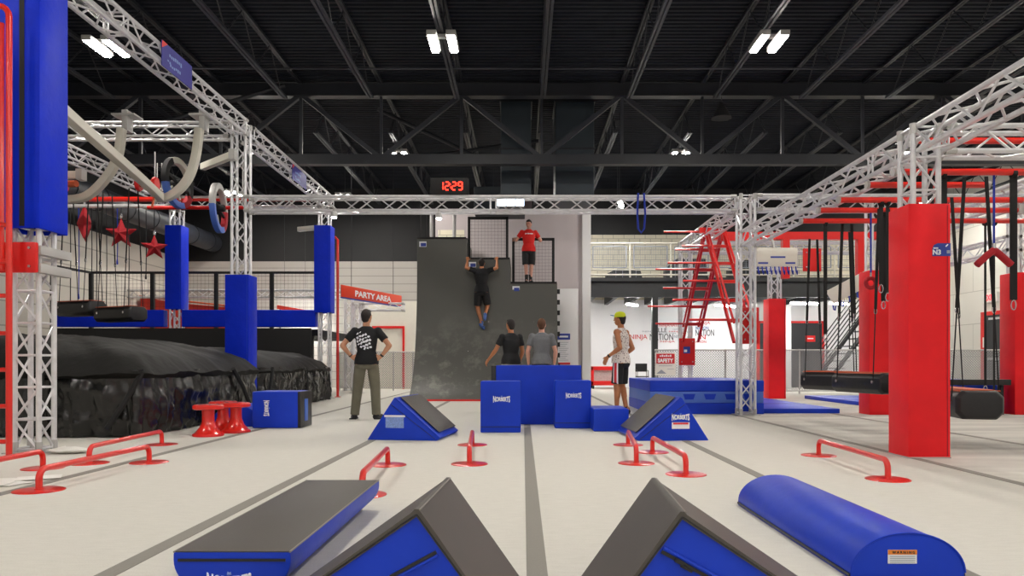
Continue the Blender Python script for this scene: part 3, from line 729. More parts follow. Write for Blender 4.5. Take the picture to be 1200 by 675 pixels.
# ------------------------------------------------------------------ left rig: ladder, plates, platform, cage
t = thing('wall_ladder', 'tall red tube ladder at the left picture edge', 'ladder', (-5.2, 7.12, 0))
zt = 4.33
def hook(x, s): return [(x, 7.12, .02), (x, 7.12, zt-.1)]+[(x+s*(.1-.1*math.cos(a)), 7.12, zt-.1+.1*math.sin(a)) for a in (PI/8, PI/4, 3*PI/8, PI/2)]
MB().path(hook(-4.93, -1)+[(-5.4, 7.12, zt)], .028, 12).build('rail', 'red', t)
MB().path(hook(-5.5, 1)+[(-5.42, 7.12, zt)], .028, 12).build('rail', 'red', t)
for z in (.15, .49, .84, 1.19, 1.55, 1.88, 2.23): MB().tube((-4.94, 7.12, z), (-5.49, 7.12, z), .022, 10).build('rung', 'red', t)
MB().path([(-5.06, 7.2, 1.8), (-5.06, 7.2, 4.2)], .026, 10).build('standoff_tube', 'red', t)
for x in (-4.93, -5.5): MB().lathe([(.06, 0), (.06, .012), (.03, .02)], (x, 7.12, 0), 16).build('foot', 'red', t)
t = thing('mount_plate', 'red bolted plate clamped on the near left column below the blue pad', 'plate', (-4.95, 7.3, 1.77))
B(-5.3, -4.76, 7.25, 7.30, 1.79, 2.09).build('plate', 'redplate', t, bevel=.02)
for x in (-4.82, -5.01): 
    for z in (1.85, 2.03): MB().tube((x, 7.255, z), (x, 7.235, z), .014, 8).build('bolt', 'steel', t)
for z in (1.84, 2.02): B(-4.82, -4.74, 7.30, 7.80, z-.045, z+.045).build('clamp_block', 'alud', t, bevel=.01)
t = thing('paper_stack', 'loose white papers on the floor at the left edge', 'papers', (-3.85, 5.6, 0))
for k, (x, y, a) in enumerate(((-4.0, 5.7, .2), (-3.86, 5.55, -.3), (-3.78, 5.8, .5), (-3.95, 5.45, .1))):
    MB().obox((x, y, .004+k*.003), (.15*math.cos(a), .15*math.sin(a), 0), (-.105*math.sin(a), .105*math.cos(a), 0), (0, 0, .0012)).build('sheet', 'paper', t, smooth=False)
t = MB(); rings = []
for k in range(8):
    u = k/7; rings.append([V((-4.55+.20*math.cos(a)*math.sin(PI*(.12+.8*u))*(1+.2*noise.noise(V((a, u*3, 1)))), 7.45+.12*math.sin(a)*math.sin(PI*(.12+.8*u)), .004+.06*u*(1+.3*noise.noise(V((a*2, u, 5)))))) for a in [2*PI*j/18 for j in range(18)]])
tag(t.loft(rings).build('plastic_bag', 'paper'), 'crumpled white plastic bag at the foot of the near left column', 'bag')
# raised platform and its padded beam
t = thing('raised_platform', 'long raised platform edged with blue padding behind the landing bags', 'platform', (-8.5, 19.3, 0))
B(-12, -5.4, 19.52, 24, 1.62, 1.8).build('deck', 'blackm', t); B(-12, -5.4, 18.9, 18.98, .9, 1.80).build('fascia', 'blackm', t)
for x in (-11.8, -9.9, -7.5, -5.6): B(x-.06, x+.06, 19.55, 19.67, 0, 1.62).build('post', 'blackm', t)
for x0, x1 in ((-12, -9.23), (-8.77, -5.33)): B(x0, x1, 19.05, 19.3, 1.84, 2.28).build('edge_pad', 'bluepad', t, bevel=.03, seg=3)
t = thing('netted_cage', 'black framed netted cage standing on the raised platform', 'cage', (-8.5, 19.6, 1.8))
zc = 3.3
for x in (-11.4, -9.78, -8.1, -6.63): B(x-.045, x+.045, 19.55, 19.64, 1.8, zc).build('post', 'blackm', t)
B(-11.6, -11.5, 18.2, 18.3, 0, zc).build('post', 'blackm', t)
MB().bar((-11.45, 19.6, zc), (-5.3, 19.6, zc), .05, .06).build('top_rail', 'blackm', t); MB().bar((-11.55, 18.2, zc), (-11.4, 19.6, zc), .05, .06).build('top_rail', 'blackm', t)
nm = MB()
for k in range(62): x = -11.4+k*.1; nm.bar((x, 19.6, 1.85), (x, 19.6, zc), .004, .004)
for k in range(15): z = 1.9+k*.1; nm.bar((-11.4, 19.6, z), (-5.3, 19.6, z), .004, .004)
nm.build('net', 'net', t, smooth=False)
t = thing('soft_slide', 'sloping red vinyl panel beyond the cage netting', 'panel', (-11.5, 25, 1.8))
MB().prism([(-12.9, 1.8), (-9.3, 1.8), (-9.3, 2.75), (-11.2, 2.9), (-12.9, 3.14)], (0, 25, 0), (1, 0, 0), (0, 0, 1), (0, .5, 0)).build('panel_body', 'redcloth', t, bevel=.03)
MB().tube((-12.9, 24.98, 3.16), (-9.3, 24.98, 2.77), .03, 8).build('top_piping', 'orange', t)
t = thing('soft_slide', 'slim red padded bar above the sloping strip light', 'bar', (-8, 26.6, 2.7))
MB().bar((-8.9, 26.9, 2.95), (-7.2, 26.6, 2.65), .1, .14).build('bar_body', 'redcloth', t, bevel=.02)
MB().tube((-8.8, 26.9, 0), (-8.8, 26.9, 2.9), .03, 8).build('post', 'blackm', t)
t = thing('red_pole', 'slim red upright pipe with an elbow, left of the party sign', 'pipe', (-5.0, 19.9, 0))
MB().path([(-5.18, 19.9, 4.28), (-5.03, 19.9, 4.28), (-4.97, 19.9, 4.22), (-4.97, 19.9, 0)], .035, 10).build('pipe', 'red', t)
MB().lathe([(.08, 0), (.08, .015), (.04, .02)], (-4.97, 19.9, 0), 16).build('foot', 'red', t)

# party area sign
a, b = V((-4.9, 20, 0)), V((-3.83, 23.3, 0)); d = (b-a).normalized(); 
t = thing('hanging_sign', 'long orange red PARTY AREA sign above the man in black', 'sign', (-4.4, 21.6, 2.75))
nn = V((d.y, -d.x, 0))
MB().obox((a+b)/2+V((0, 0, 2.86)), (b-a)/2, nn*.02, V((0, 0, .165))).build('board', 'redsign', t, bevel=.004)
MB().obox((a+b)/2+V((0, 0, 2.68)), (b-a)/2, nn*.022, V((0, 0, .018))).build('lower_edge', 'bluep', t, smooth=False)
text('PARTY AREA', (a+b)/2+V((0, 0, 2.85))+nn*.021, .17, 'printw', t, u=d, w=(0, 0, 1), bold=.035, width=2.1)
for k in (.15, .85): MB().tube(a.lerp(b, k)+V((0, 0, 3.0)), a.lerp(b, k)+V((0, 0, 7.4)), .008, 5).build('drop_cable', 'rope', t)
# party area room: cream partition with red door trim
struct(B(-5.6, -2.62, 26.2, 26.35, 0, 3.1), 'wall_party', 'beige', smooth=False)
dr = MB(); dr.box(-5.32, -4.18, 26.14, 26.2, 2.14, 2.22); dr.box(-4.25, -4.18, 26.14, 26.2, 0, 2.14); dr.box(-5.32, -5.25, 26.14, 26.2, 0, 2.14)
struct(dr, 'door_1', 'redplate', smooth=False)

# ------------------------------------------------------------------ fences
def fence(label, x0, x1, y, h, posts, pitch=.075):
    t = thing('chain_link_fence', label, 'fence', ((x0+x1)/2, y, 0), 0)
    MB().tube((x0, y, h), (x1, y, h), .022, 8).build('top_rail', 'alud', t); MB().tube((x0, y, .09), (x1, y, .09), .018, 8).build('bottom_rail', 'alud', t)
    for x in posts:
        MB().tube((x, y+.02, 0), (x, y+.02, h+.03), .028, 8).build('post', 'alud', t)
    m = MB(); k = x0-h
    while k < x1:
        for sgn in (0, 1):
            z0, z1 = .09, h; xa, xb = (k, k+(z1-z0)) if sgn == 0 else (k+(z1-z0), k)
            lo, hi = min(xa, xb), max(xa, xb)
            c0, c1 = max(lo, x0), min(hi, x1)
            if c1 > c0:
                f = lambda x: z0+(x-xa)/(xb-xa)*(z1-z0)
                m.bar((c0, y, f(c0)), (c1, y, f(c1)), .013, .013, (0, 1, 0))
        k += pitch
    m.build('chain_link', 'wire', t, smooth=False)
    return t
fence('low chain link fence across the right behind the mats', 3.9, 15.8, 22, 1.3, (3.95, 6.0, 8.2, 10.4, 12.6, 15.0))
fence('low chain link fence in front of the party area', -6.2, -2.85, 24.6, 1.28, (-6.1, -4.3, -3.65, -2.95))
t = thing('safety_sign', 'red and white SAFETY notice hung on the right fence', 'sign', (4.3, 21.9, .6))
B(3.9, 4.50, 21.9, 21.94, .55, 1.22).build('board', 'paper', t, smooth=False)
B(3.93, 4.47, 21.892, 21.905, .90, 1.19).build('red_panel', 'redp', t, smooth=False)
text('SAFETY', (4.20, 21.892, .99), .12, 'printw', t, bold=.05, width=.46)
for k, L in enumerate((.1, .07, .09, .06, .09, .05)): stroke((4.05+k*.06, 21.892, 1.12+.008*(k % 2)), .045, .04+.02*(k % 2), 'printw', t, 'script_mark')
stroke((4.2, 21.899, .83), .40, .015, 'greyp', t); MB().prism([(-.15, 0), (.15, 0), (0, .12)], (4.08, 21.9, .60), (1, 0, 0), (0, 0, 1), (0, -.004, 0)).build('picture_mark', 'greyp', t, smooth=False); stroke((4.36, 21.899, .74), .2, .012, 'greyp', t)

# ------------------------------------------------------------------ warped wall
YT = 19.6
def wprof(h, H):
    pts = []
    for k in range(19):
        a = (PI/2)*k/18; z = 3.2*(1-math.cos(a))
        if z > h-.05: break
        pts.append((YT-1.8*(1-math.sin(a)), z))
    return pts+[(YT, h)]
t = thing('warped_wall', 'tall dark curved warped wall with three stepped tops', 'warped wall', (-1, 18.7, 0))
for x0, x1, h in ((-2.8, -1.49, 4.2), (-1.49, -.34, 3.66), (-.34, .90, 3.02)):
    pr = wprof(h, h); poly = pr+[(YT+2, h), (YT+2, 0)]
    MB().prism(poly, (x0, 0, 0), (0, 1, 0), (0, 0, 1), (x1-x0, 0, 0)).build('curved_section', 'warp', t, ang=.5)
    MB().bar((x0+.01, YT-.01, h+.015), (x1-.01, YT-.01, h+.015), .06, .04).build('lip', 'blackm', t)
    # scattered screw heads
    sm = MB()
    for zz in (1.2, 2.0, 2.9):
        for fx in (.06, .5, .94):
            if zz < h-.3:
                a = math.acos(max(-1, 1-zz/3.2)); yy = YT-1.8*(1-math.sin(a)) if zz < 3.2 else YT
                sm.ell((x0+(x1-x0)*fx, yy-.006, zz), .012, .012, .012, 6, 4)
    sm.build('screw_heads', 'steel', t)
    tg = B(x0+.06, x0+.25, YT-.012, YT, h-.22, h-.08).build('height_tag', 'printw', t, smooth=False)
    B(x0+.10, x0+.24, YT-.016, YT-.011, h-.21, h-.12).build('tag_patch', 'bluep', tg, smooth=False)
B(-2.75, .88, 17.74, 17.82, 0, .04).build('kick_strip', 'redplate', t, smooth=False)
eb = MB()
for k in range(9): eb.box(.9, .97, YT-.02, YT+.06, .5+k*.28, .62+k*.28)
eb.build('edge_blocks', 'blackm', t, smooth=False)
def netframe(label, x0, x1, y, z0, z1):
    t = thing('safety_net', label, 'net frame', ((x0+x1)/2, y, z0), 0, 'black net frames on the warped wall')
    w = .07
    for x in (x0, x1-w): B(x, x+w, y-.03, y+.03, z0, z1).build('post', 'blackm', t)
    B(x0, x1, y-.03, y+.03, z1-w, z1).build('top_rail', 'blackm', t); B(x0, x1, y-.03, y+.03, z0, z0+w).build('bottom_rail', 'blackm', t)
    m = MB(); k = x0+.1
    while k < x1-.07: m.bar((k, y, z0+w), (k, y, z1-w), .004, .004); k += .09
    k = z0+.1
    while k < z1-.07: m.bar((x0+w, y, k), (x1-w, y, k), .004, .004); k += .09
    m.build('net', 'net', t, smooth=False)
netframe('upper black net frame above the climbing man', -1.5, -.40, 20.15, 3.66, 4.88)
netframe('lower black net frame behind the man in red', -.30, .86, 20.35, 3.02, 4.34)
for x, lb in ((-2.5, 'left silver guard post on the tallest warped wall platform'), (-1.88, 'right silver guard post on the tallest warped wall platform')):
    t = thing('guard_post', lb, 'post', (x, 20.3, 4.2)); MB().tube((x, 20.3, 4.2), (x, 20.3, 5.0), .05, 12).build('tube', 'alud', t); B(x-.09, x+.09, 20.2, 20.4, 4.2, 4.215).build('base_plate', 'alud', t)
t = thing('guard_rail', 'black guard frame at the left of the tallest warped wall platform', 'rail', (-2.7, 20.3, 4.2))
for x in (-2.78, -2.62): B(x-.02, x+.02, 20.0, 20.05, 4.2, 5.2).build('post', 'blackm', t)
B(-2.8, -1.5, 20.0, 20.05, 4.22, 4.28).build('rail', 'blackm', t)
struct(B(-2.45, -1.7, 21.4, 21.5, 4.2, 4.75), 'wall_panel_block', 'cmu', smooth=False)
t = thing('wall_panel', 'white panel right of the warped wall carrying a poster', 'panel', (1.3, 21.85, 0))
B(1.0, 1.62, 21.8, 21.88, 0, 3.1).build('panel_body', 'white', t, bevel=.01)
t = thing('wall_poster', 'white rules poster with a blue heading right of the warped wall', 'poster', (1.2, 21.7, .9))
B(1.0, 1.38, 21.775, 21.795, .87, 1.80).build('sheet', 'printw', t, smooth=False)
B(1.0, 1.38, 21.768, 21.777, 1.60, 1.78).build('heading', 'bluep', t, smooth=False); B(1.0, 1.38, 21.768, 21.777, .87, .93).build('foot_band', 'redp', t, smooth=False)
stroke((1.19, 21.768, 1.69), .26, .05, 'printw', t)
for k in range(10): stroke((1.19-.02*(k % 3), 21.775, 1.52-k*.058), .28-.04*(k % 3), .012, 'greyp', t, 'fine_print')

# ------------------------------------------------------------------ mezzanine, gallery rail, doors, graffiti
t = thing('mezzanine', 'dark steel mezzanine on black posts behind the red ladder frame', 'mezzanine', (6, 24, 0))
B(1.95, 11.2, 23.6, 27.95, 3.42, 3.6).build('deck', 'mezz', t, smooth=False)
B(1.95, 11.2, 23.5, 23.62, 3.0, 3.42).build('edge_beam', 'mezz', t, smooth=False); B(1.85, 11.3, 23.46, 23.64, 3.50, 3.62).build('edge_cap', 'mezz', t, smooth=False)
for x in (1.95, 4.18): B(x-.09, x+.09, 23.5, 23.68, 0, 3.0).build('post', 'mezz', t)
B(1.75, 1.9, 22.3, 23.6, 3.0, 3.4).build('bracket', 'mezz', t)
for k in range(12): B(2.3+k*.75, 2.42+k*.75, 23.6, 27.9, 3.1, 3.42).build('joist', 'mezz', t, smooth=False)
struct(B(9.35, 9.6, 26.6, 26.8, 0, 3.0), 'trim_10', 'white', smooth=False)
t = thing('gallery_rail', 'cream framed mesh railing on top of the mezzanine', 'railing', (6, 23.6, 3.62))
MB().tube((2.0, 23.6, 4.72), (11.2, 23.6, 4.72), .03, 8).build('top_rail', 'cream', t); MB().tube((2.0, 23.6, 3.72), (11.2, 23.6, 3.72), .03, 8).build('bottom_rail', 'cream', t); MB().tube((2.0, 23.6, 3.88), (11.2, 23.6, 3.88), .022, 8).build('mid_rail', 'cream', t)
for k in range(8): x = 2.1+k*1.3; MB().tube((x, 23.6, 3.6), (x, 23.6, 4.74), .03, 8).build('post', 'cream', t)
for k in range(7):
    x0, x1 = 2.1+k*1.3+.12, 2.1+(k+1)*1.3-.12; f = MB()
    for p, q in (((x0, 3.95), (x1, 3.95)), ((x1, 3.95), (x1, 4.62)), ((x1, 4.62), (x0, 4.62)), ((x0, 4.62), (x0, 3.95))): f.bar((p[0], 23.6, p[1]), (q[0], 23.6, q[1]), .03, .03, (0, 1, 0))
    fr = f.build('mesh_frame', 'greyp', t); m = MB()
    z = 4.0
    while z < 4.6: m.bar((x0, 23.6, z), (x1, 23.6, z), .005, .005); z += .07
    z = x0+.07
    while z < x1: m.bar((z, 23.6, 3.95), (z, 23.6, 4.62), .005, .005); z += .07
    m.build('wire_mesh', 'greyp', fr, smooth=False)
for x0, x1, z1, lb in ((2.75, 3.95, 4.02, 'long dark netted crate behind the gallery railing, left'), (4.7, 6.1, 4.35, 'dark slanted netted frame behind the gallery railing'), (6.8, 8.2, 4.3, 'dark slanted frame behind the gallery railing, above the ladder frame')):
    t = thing('netted_crate', lb, 'crate', ((x0+x1)/2, 24.4, 3.6))
    MB().prism([(x0, 3.6), (x1, 3.6), (x1-.1, z1), (x0+.35, z1), (x0, 3.6+(z1-3.6)*.6)], (0, 24.4, 0), (1, 0, 0), (0, 0, 1), (0, .5, 0)).build('frame_body', 'mezz', t, bevel=.01)
    for k in range(4): MB().bar((x0+.3+k*.22, 24.39, 3.62), (x0+.3+k*.22, 24.39, z1-.03), .012, .012).build('slat', 'greyp', t)
# wall lettering
t = tag(bpy.data.objects.new('wall_lettering', None), 'cluster of red and black NINJA NATION wall lettering under the mezzanine', 'lettering'); C.objects.link(t); t.location = (6, 27.99, 2)
Yw = 27.99
for s_, x, z, h, wd, m in (('NINJA', 4.35, 1.88, .22, .66, 'redp'), ('NATION', 5.22, 1.90, .24, .88, 'blackp'), ('NINJANATION', 5.6, 2.33, .14, .95, 'redp'), ('VILLE', 5.15, 2.16, .16, .55, 'blackp'),
                       ('NINJA NATION', 5.35, 2.04, .06, .8, 'greyp'), ('NATION', 6.85, 2.06, .24, .70, 'blackp'), ('NATION', 6.75, 2.24, .11, .48, 'bluep'), ('N', 6.78, 1.90, .17, .2, 'redp'), ('NATION', 6.65, 1.72, .09, .5, 'redp'),
                       ('NINJA', 5.45, 1.72, .08, .55, 'redp'), ('NINJA', 6.8, 2.42, .14, .5, 'redp'), ('NINJA', 4.75, 2.10, .07, .5, 'greyp'), ('NATION', 5.85, 2.19, .05, .4, 'greyp'), ('NINJA', 5.75, 2.1, .06, .5, 'redp'), ('NINJA', 5.85, 1.9, .14, .3, 'greyp'), ('N', 6.0, 2.08, .14, .14, 'redp')):
    text(s_, (x, Yw, z), h, m, t, 'word', bold=.0, width=wd, depth=.006)
t = thing('red_trolley', 'low red wheeled cart with a pale mesh side left of the capped man', 'cart', (2.95, 26.4, 0))
for z0, z1 in ((.12, .28), (.66, .80)): B(2.38, 3.6, 26.4, 26.5, z0, z1).build('frame_rail', 'redplate', t, bevel=.02)
for x in (2.38, 3.48): B(x, x+.14, 26.4, 26.5, .12, .8).build('frame_post', 'redplate', t, bevel=.02)
B(2.5, 3.5, 26.46, 26.48, .26, .68).build('mesh_side', mat('pink_mesh', '#b9a2a0', .8, var=.15, vscale=40), t); B(2.4, 3.6, 26.55, 27.2, .12, .2).build('floor_pan', 'blackm', t)
for x in (2.5, 3.48): 
    for y in (26.45, 27.1): MB().tube((x-.03, y, .06), (x+.03, y, .06), .06, 14).build('wheel', 'blackm', t)
t = thing('folding_chair', 'black chair beyond the mat stack left of the safety sign', 'chair', (4.05, 25.2, 0))
B(3.84, 4.24, 25.0, 25.4, .44, .47).build('seat', 'blackm', t, bevel=.01); B(3.84, 4.24, 25.38, 25.42, .62, .9).build('backrest', 'blackm', t, bevel=.01)
for x in (3.86, 4.22):
    MB().tube((x, 25.02, 0), (x, 25.02, .45), .014, 8).build('leg', 'steel', t); MB().path([(x, 25.42, 0), (x, 25.4, .5), (x, 25.41, .9)], .014, 8).build('leg', 'steel', t)
    MB().path([(x, 25.05, .46), (x, 25.05, .66), (x, 25.4, .68)], .012, 8).build('armrest', 'blackm', t)
dm = MB(); dm.box(8.85, 11.3, 27.9, 28, 2.42, 2.5); dm.box(8.8, 8.9, 27.9, 28, 0, 2.5); dm.box(11.25, 11.33, 27.9, 28, 0, 2.5)
d2 = struct(dm, 'door_2', 'redplate', smooth=False)
for x0, x1 in ((8.9, 10.0), (10.1, 11.25)): B(x0, x1, 27.93, 27.98, 0, 2.42).build('door_leaf', 'door', d2, smooth=False)
B(10.02, 10.08, 27.9, 27.95, 0, 2.4).build('edge_strip', 'white', d2, smooth=False)
ds = B(10.62, 10.98, 27.9, 27.935, 1.72, 1.95).build('door_sign', 'redplate', d2, smooth=False); stroke((10.8, 27.9, 1.84), .22, .04, 'printw', ds)
# exit door on the right wall
dm = MB(); dm.box(15.93, 16, 24.55, 25.85, 2.55, 2.68); dm.box(15.93, 16, 25.55, 25.85, 0, 2.6); dm.box(15.93, 16, 24.5, 24.58, 0, 2.6)
d3 = struct(dm, 'door_3', 'redplate', smooth=False); B(15.94, 15.99, 24.58, 25.55, 0, 2.55).build('door_leaf', 'door', d3, smooth=False)
B(15.86, 15.93, 24.75, 25.35, 1.02, 1.1).build('push_bar', 'steel', d3, bevel=.01); B(15.92, 15.97, 25.55, 25.72, 1.45, 1.8).build('notice', 'paper', d3, smooth=False)
B(15.85, 15.95, 24.7, 25.3, 2.38, 2.46).build('closer', 'steel', d3, bevel=.01)
t = thing('exit_sign', 'small red glowing exit sign above the far right door', 'exit sign', (15.95, 25.3, 3.0))
B(15.9, 15.99, 24.95, 25.65, 2.98, 3.32).build('casing', 'paper', t, bevel=.01); text('EXIT', (15.9, 25.3, 3.15), .2, 'exit', t, u=(0, -1, 0), w=(0, 0, 1), bold=.03, width=.5, depth=.006)
# stairs
t = thing('steel_stair', 'black steel stair with slanted rails rising right behind the red pillars', 'stair', (11.3, 25, 0))
for y in (24.5, 25.6):
    MB().bar((9.9, y, .05), (12.4, y, 3.5), .05, .28, (0, 1, 0)).build('stringer', 'blackm', t)
for k in range(7): MB().tube((9.7, 24.45, .45+k*.18), (12.3, 24.45, 3.95+k*.18), .018, 6).build('hand_rail', 'blackm', t)
for k in range(4): x = 10.0+k*.75; z = .2+k*1.0; MB().tube((x, 24.45, z), (x, 24.45, z+1.5), .02, 6).build('baluster', 'blackm', t)
for k in range(14): z = .25+k*.25; x = 10.0+k*.18; B(x, x+.27, 24.5, 25.6, z-.03, z).build('tread', 'mezz', t, smooth=False)

# ------------------------------------------------------------------ red ladder frame between the right columns
t = thing('climbing_ladder_frame', 'red A-frame of ladder rails and peg bars between the two right columns', 'climbing frame', (3.9, 15.4, 1.3))
AP = V((3.9, 15.4, 3.66))
for sy, foot in ((-1, V((3.9, 13.3, 1.28))), (1, V((3.9, 17.55, 1.42)))):
    for x in (3.78, 4.14):
        a = V((x, AP.y-sy*.02, AP.z)); b = V((x, foot.y, foot.z)); n_ = V((0, 0, 0))
        MB().bar(a, b, .05, .05).build('rail', 'redplate', t); 
        MB().bar(a+V((0, sy*.22, -.05)), b+V((0, 0, .35)), .035, .035).build('brace_rail', 'redplate', t)
    for k in range(1, 6):
        f = k/6; p = AP.lerp(foot, f); 
        MB().bar((3.78, p.y, p.z), (4.14, p.y, p.z), .035, .035).build('rung', 'red', t)
        for x in (3.78, 4.14): MB().bar((x, p.y, p.z), (x, p.y+sy*.20, p.z-.02), .03, .03).build('peg', 'redplate', t)
        e = (.5, .85, .62, .9, .66)[k-1]
        MB().tube((3.72-e, p.y-sy*.03, p.z+.03), (4.16, p.y-sy*.03, p.z+.03), .022, 8).build('peg_bar', 'red', t)
MB().bar((3.65, 15.4, 3.66), (4.12, 15.4, 3.66), .12, .10).build('apex_block', 'redplate', t)
MB().tube((2.95, 15.55, 3.66), (4.1, 15.55, 3.66), .022, 8).build('peg_bar', 'red', t); MB().bar((4.1, 15.4, 3.52), (4.9, 15.3, 3.52), .08, .16).build('arm', 'redplate', t)
def rplate(label, x0, x1, y, z0, z1, badge=False):
    t = thing('mount_plate', label, 'plate', ((x0+x1)/2, y, z0))
    B(x0, x1, y-.02, y+.02, z0, z1).build('plate', 'redplate', t, bevel=.015)
    for x in (x0+.06, x1-.06):
        for z in (z0+.08, z1-.08): MB().tube((x, y-.035, z), (x, y-.018, z), .014, 8).build('bolt', 'steel', t)
    B(x0+.03, x1-.03, y+.02, y+.06, (z0+z1)/2-.05, (z0+z1)/2+.05).build('clamp', 'alud', t)
    if badge: bb = B(x0+.10, x0+.26, y-.026, y-.018, z0+.28, z0+.44).build('badge', 'bluep', t, smooth=False); stroke((x0+.15, y-.026, z0+.34), .07, .06, 'printw', bb)
rplate('red bolted plate with a small blue badge on the far right column', 3.70, 4.08, 17.62, .86, 1.5, True)
rplate('red bolted plate on the right column below the ladder frame', 3.88, 4.2, 13.22, 1.25, 1.9)
rplate('square red plate with four bolts beside the white hook board', 5.35, 5.70, 14.2, 2.66, 3.1)

# ------------------------------------------------------------------ right rig: pipes, frames, hook boards
for y, x0, x1, z, lb in ((8.0, 4.15, 8.4, 3.30, 'red pipe just behind the near right cross truss'), (7.6, 3.8, 8.8, 2.86, 'red pipe directly under the near right cross truss'), (8.15, 3.78, 5.1, 2.86, 'short red pipe ending right of the N3 pillar'),
                     (8.9, 3.78, 6.0, 2.86, 'red pipe behind the N3 pillar, third from the front'), (9.5, 3.78, 9.0, 2.86, 'long red pipe over the hanging logs'), (10.1, 3.78, 9.0, 2.84, 'rearmost long red pipe over the hanging logs')):
    t = thing('rig_pipe', lb, 'pipe', ((x0+x1)/2, y, z), 0, 'red rig pipes')
    MB().tube((x0, y, z), (x1, y, z), .035, 12).build('pipe', 'red', t)
    for x in (x0, x1): MB().tube((x-.015, y, z), (x+.015, y, z), .045, 12).build('end_cap', 'alud', t)
    for x in (3.76, 6.35):
        if x0 < x < x1: MB().box(x-.03, x+.03, y-.05, y+.05, z-.05, ZR-.1).build('clamp', 'alud', t)
t = thing('portal_gantry', 'red square tube portal frame behind the right truss', 'frame', (6.6, 16.2, 2.6))
MB().bar((4.1, 16.2, 3.68), (8.8, 16.2, 3.68), .16, .16).build('beam', 'redplate', t)
for x in (5.72, 7.35): MB().bar((x, 16.2, 2.75), (x, 16.2, 3.6), .15, .15).build('post', 'redplate', t)
t = thing('hook_board', 'white climbing board with blue print and a row of blue hooks', 'climbing board', (5.1, 15, 2.85))
B(4.72, 5.55, 15.0, 15.06, 2.86, 3.24).build('board', 'cream', t, bevel=.01)
for x, z, L in ((5.15, 3.05, .3), (4.85, 2.93, .2), (5.4, 2.93, .2)): stroke((x, 15.0, z), L, .035, 'bluep', t)
for k in range(10): x = 4.75+k*.085; MB().path([(x, 15.02, 2.87), (x, 14.99, 2.76), (x, 14.93, 2.70), (x-.02, 14.88, 2.76)], .014, 6).build('hook', 'bluerope', t)
MB().bar((5.1, 15.08, 3.24), (5.1, 15.3, 3.6), .04, .04).build('hanger', 'alud', t)
t = thing('hook_board', 'slanted pale climbing board with blue hooks near the red ring', 'climbing board', (6.6, 14.6, 2.3))
MB().bar((6.15, 14.9, 2.22), (7.1, 14.6, 2.75), .05, .30, (0, 0, 1)).build('board', 'cream', t, bevel=.01)
for k in range(7): f = k/6; p = V((6.2, 14.85, 2.08)).lerp(V((7.05, 14.6, 2.55)), f); MB().path([p, p+V((0, -.03, -.10)), p+V((0, -.10, -.12)), p+V((0, -.12, -.04))], .014, 6).build('hook', 'bluerope', t)
MB().tube((7.0, 14.6, 2.85), (7.0, 14.6, 3.6), .01, 6).build('hanger', 'rope', t)

def ropecl(a, b, m='strap', w=.03, clip=True):
    return
def log(label, near, far, hw, z0, z1, hang):
    near, far = V((near[0], near[1], 0)), V((far[0], far[1], 0)); d = (far-near).normalized(); a = V((d.y, -d.x, 0)); zc = (z0+z1)/2
    t = thing('balance_log', label, 'balance log', tuple((near+far)/2+V((0, 0, zc))), 0, 'hanging padded logs')
    up = V((0, 0, 1)); hh = (z1-z0)/2; ch = hh*.45
    sec = [(-hw, -hh+ch), (-hw+ch, -hh), (hw-ch, -hh), (hw, -hh+ch), (hw, hh-ch), (hw-ch, hh), (-hw+ch, hh), (-hw, hh-ch)]
    def ring(p, s): return [p+up*zc+a*x*s+up*z*s for x, z in sec]
    MB().loft([ring(near, .86), ring(near+d*.04, 1), ring(far-d*.04, 1), ring(far, .86)]).build('padded_body', 'black', t, bevel=.012)
    L = (far-near).length
    for s in (-1, 1): MB().bar(near+d*.05+a*s*(hw-ch*.6)+up*(z1-.004), far-d*.05+a*s*(hw-ch*.6)+up*(z1-.004), .02, .012).build('orange_piping', 'orange', t)
    MB().bar(near+d*.05+up*(z1+.004), far-d*.05+up*(z1+.004), (hw-ch)*1.7, .012).build('top_board', 'orange', t)
    for f, yy, zz, m in hang:
        for s in (-1, 1):
            p = near.lerp(far, f)+a*s*hw+up*(zc+.02); q = near.lerp(far, f)+a*s*hw*.45+up*zz; mid = p.lerp(q, .42)
            st = MB().bar(mid, q, .035 if m else .02, .012).build('strap', 'strap', t); MB().tube(p, mid, .008, 6).build('lower_rope', 'rope', t)
            MB().path([mid+V((.018*math.cos(u), 0, .04*math.sin(u)-.02)) for u in [2*PI*k/10 for k in range(10)]], .006, 5, True).build('carabiner', 'steel', st)
            MB().tube(p, p+a*s*.02, .022, 10).build('anchor_disc', 'steel', t)
log('hanging black padded log left of the N3 pillar, far one of the pair', (4.78, 10.85), (4.48, 11.7), .16, .50, .78, [(.1, 10.1, 2.84, 1), (.85, 10.1, 2.84, 1)])
log('hanging black padded log left of the N3 pillar, near one of the pair', (4.60, 9.3), (4.42, 10.35), .15, .51, .78, [(.12, 9.5, 2.86, 1), (.85, 9.5, 2.86, 1)])
log('large hanging black padded log right of the N3 pillar', (4.72, 7.65), (4.98, 8.9), .23, .32, .62, [(.12, 7.6, 2.86, 1), (.9, 8.9, 2.86, 1)])
def strapthing(label, x, y, z0, z1, w, m='strap', clip=True):
    t = thing('hanging_strap', label, 'strap', (x, y, z0), 0, 'loose hanging straps')
    MB().bar((x, y, z0+.1), (x, y, z1), w, .008, (1, 0, 0) if False else (0, 1, 0)).build('webbing', m, t, smooth=False)
    if clip:
        MB().path([(x+.025*math.cos(u), y, z0+.05+.05*math.sin(u)) for u in [2*PI*k/12 for k in range(12)]], .007, 6, True).build('carabiner', 'steel', t)
    MB().lathe([(.045, -.02), (.045, .02)], (x, y, z1), 10, (1, 0, 0)).build('loop', m, t)
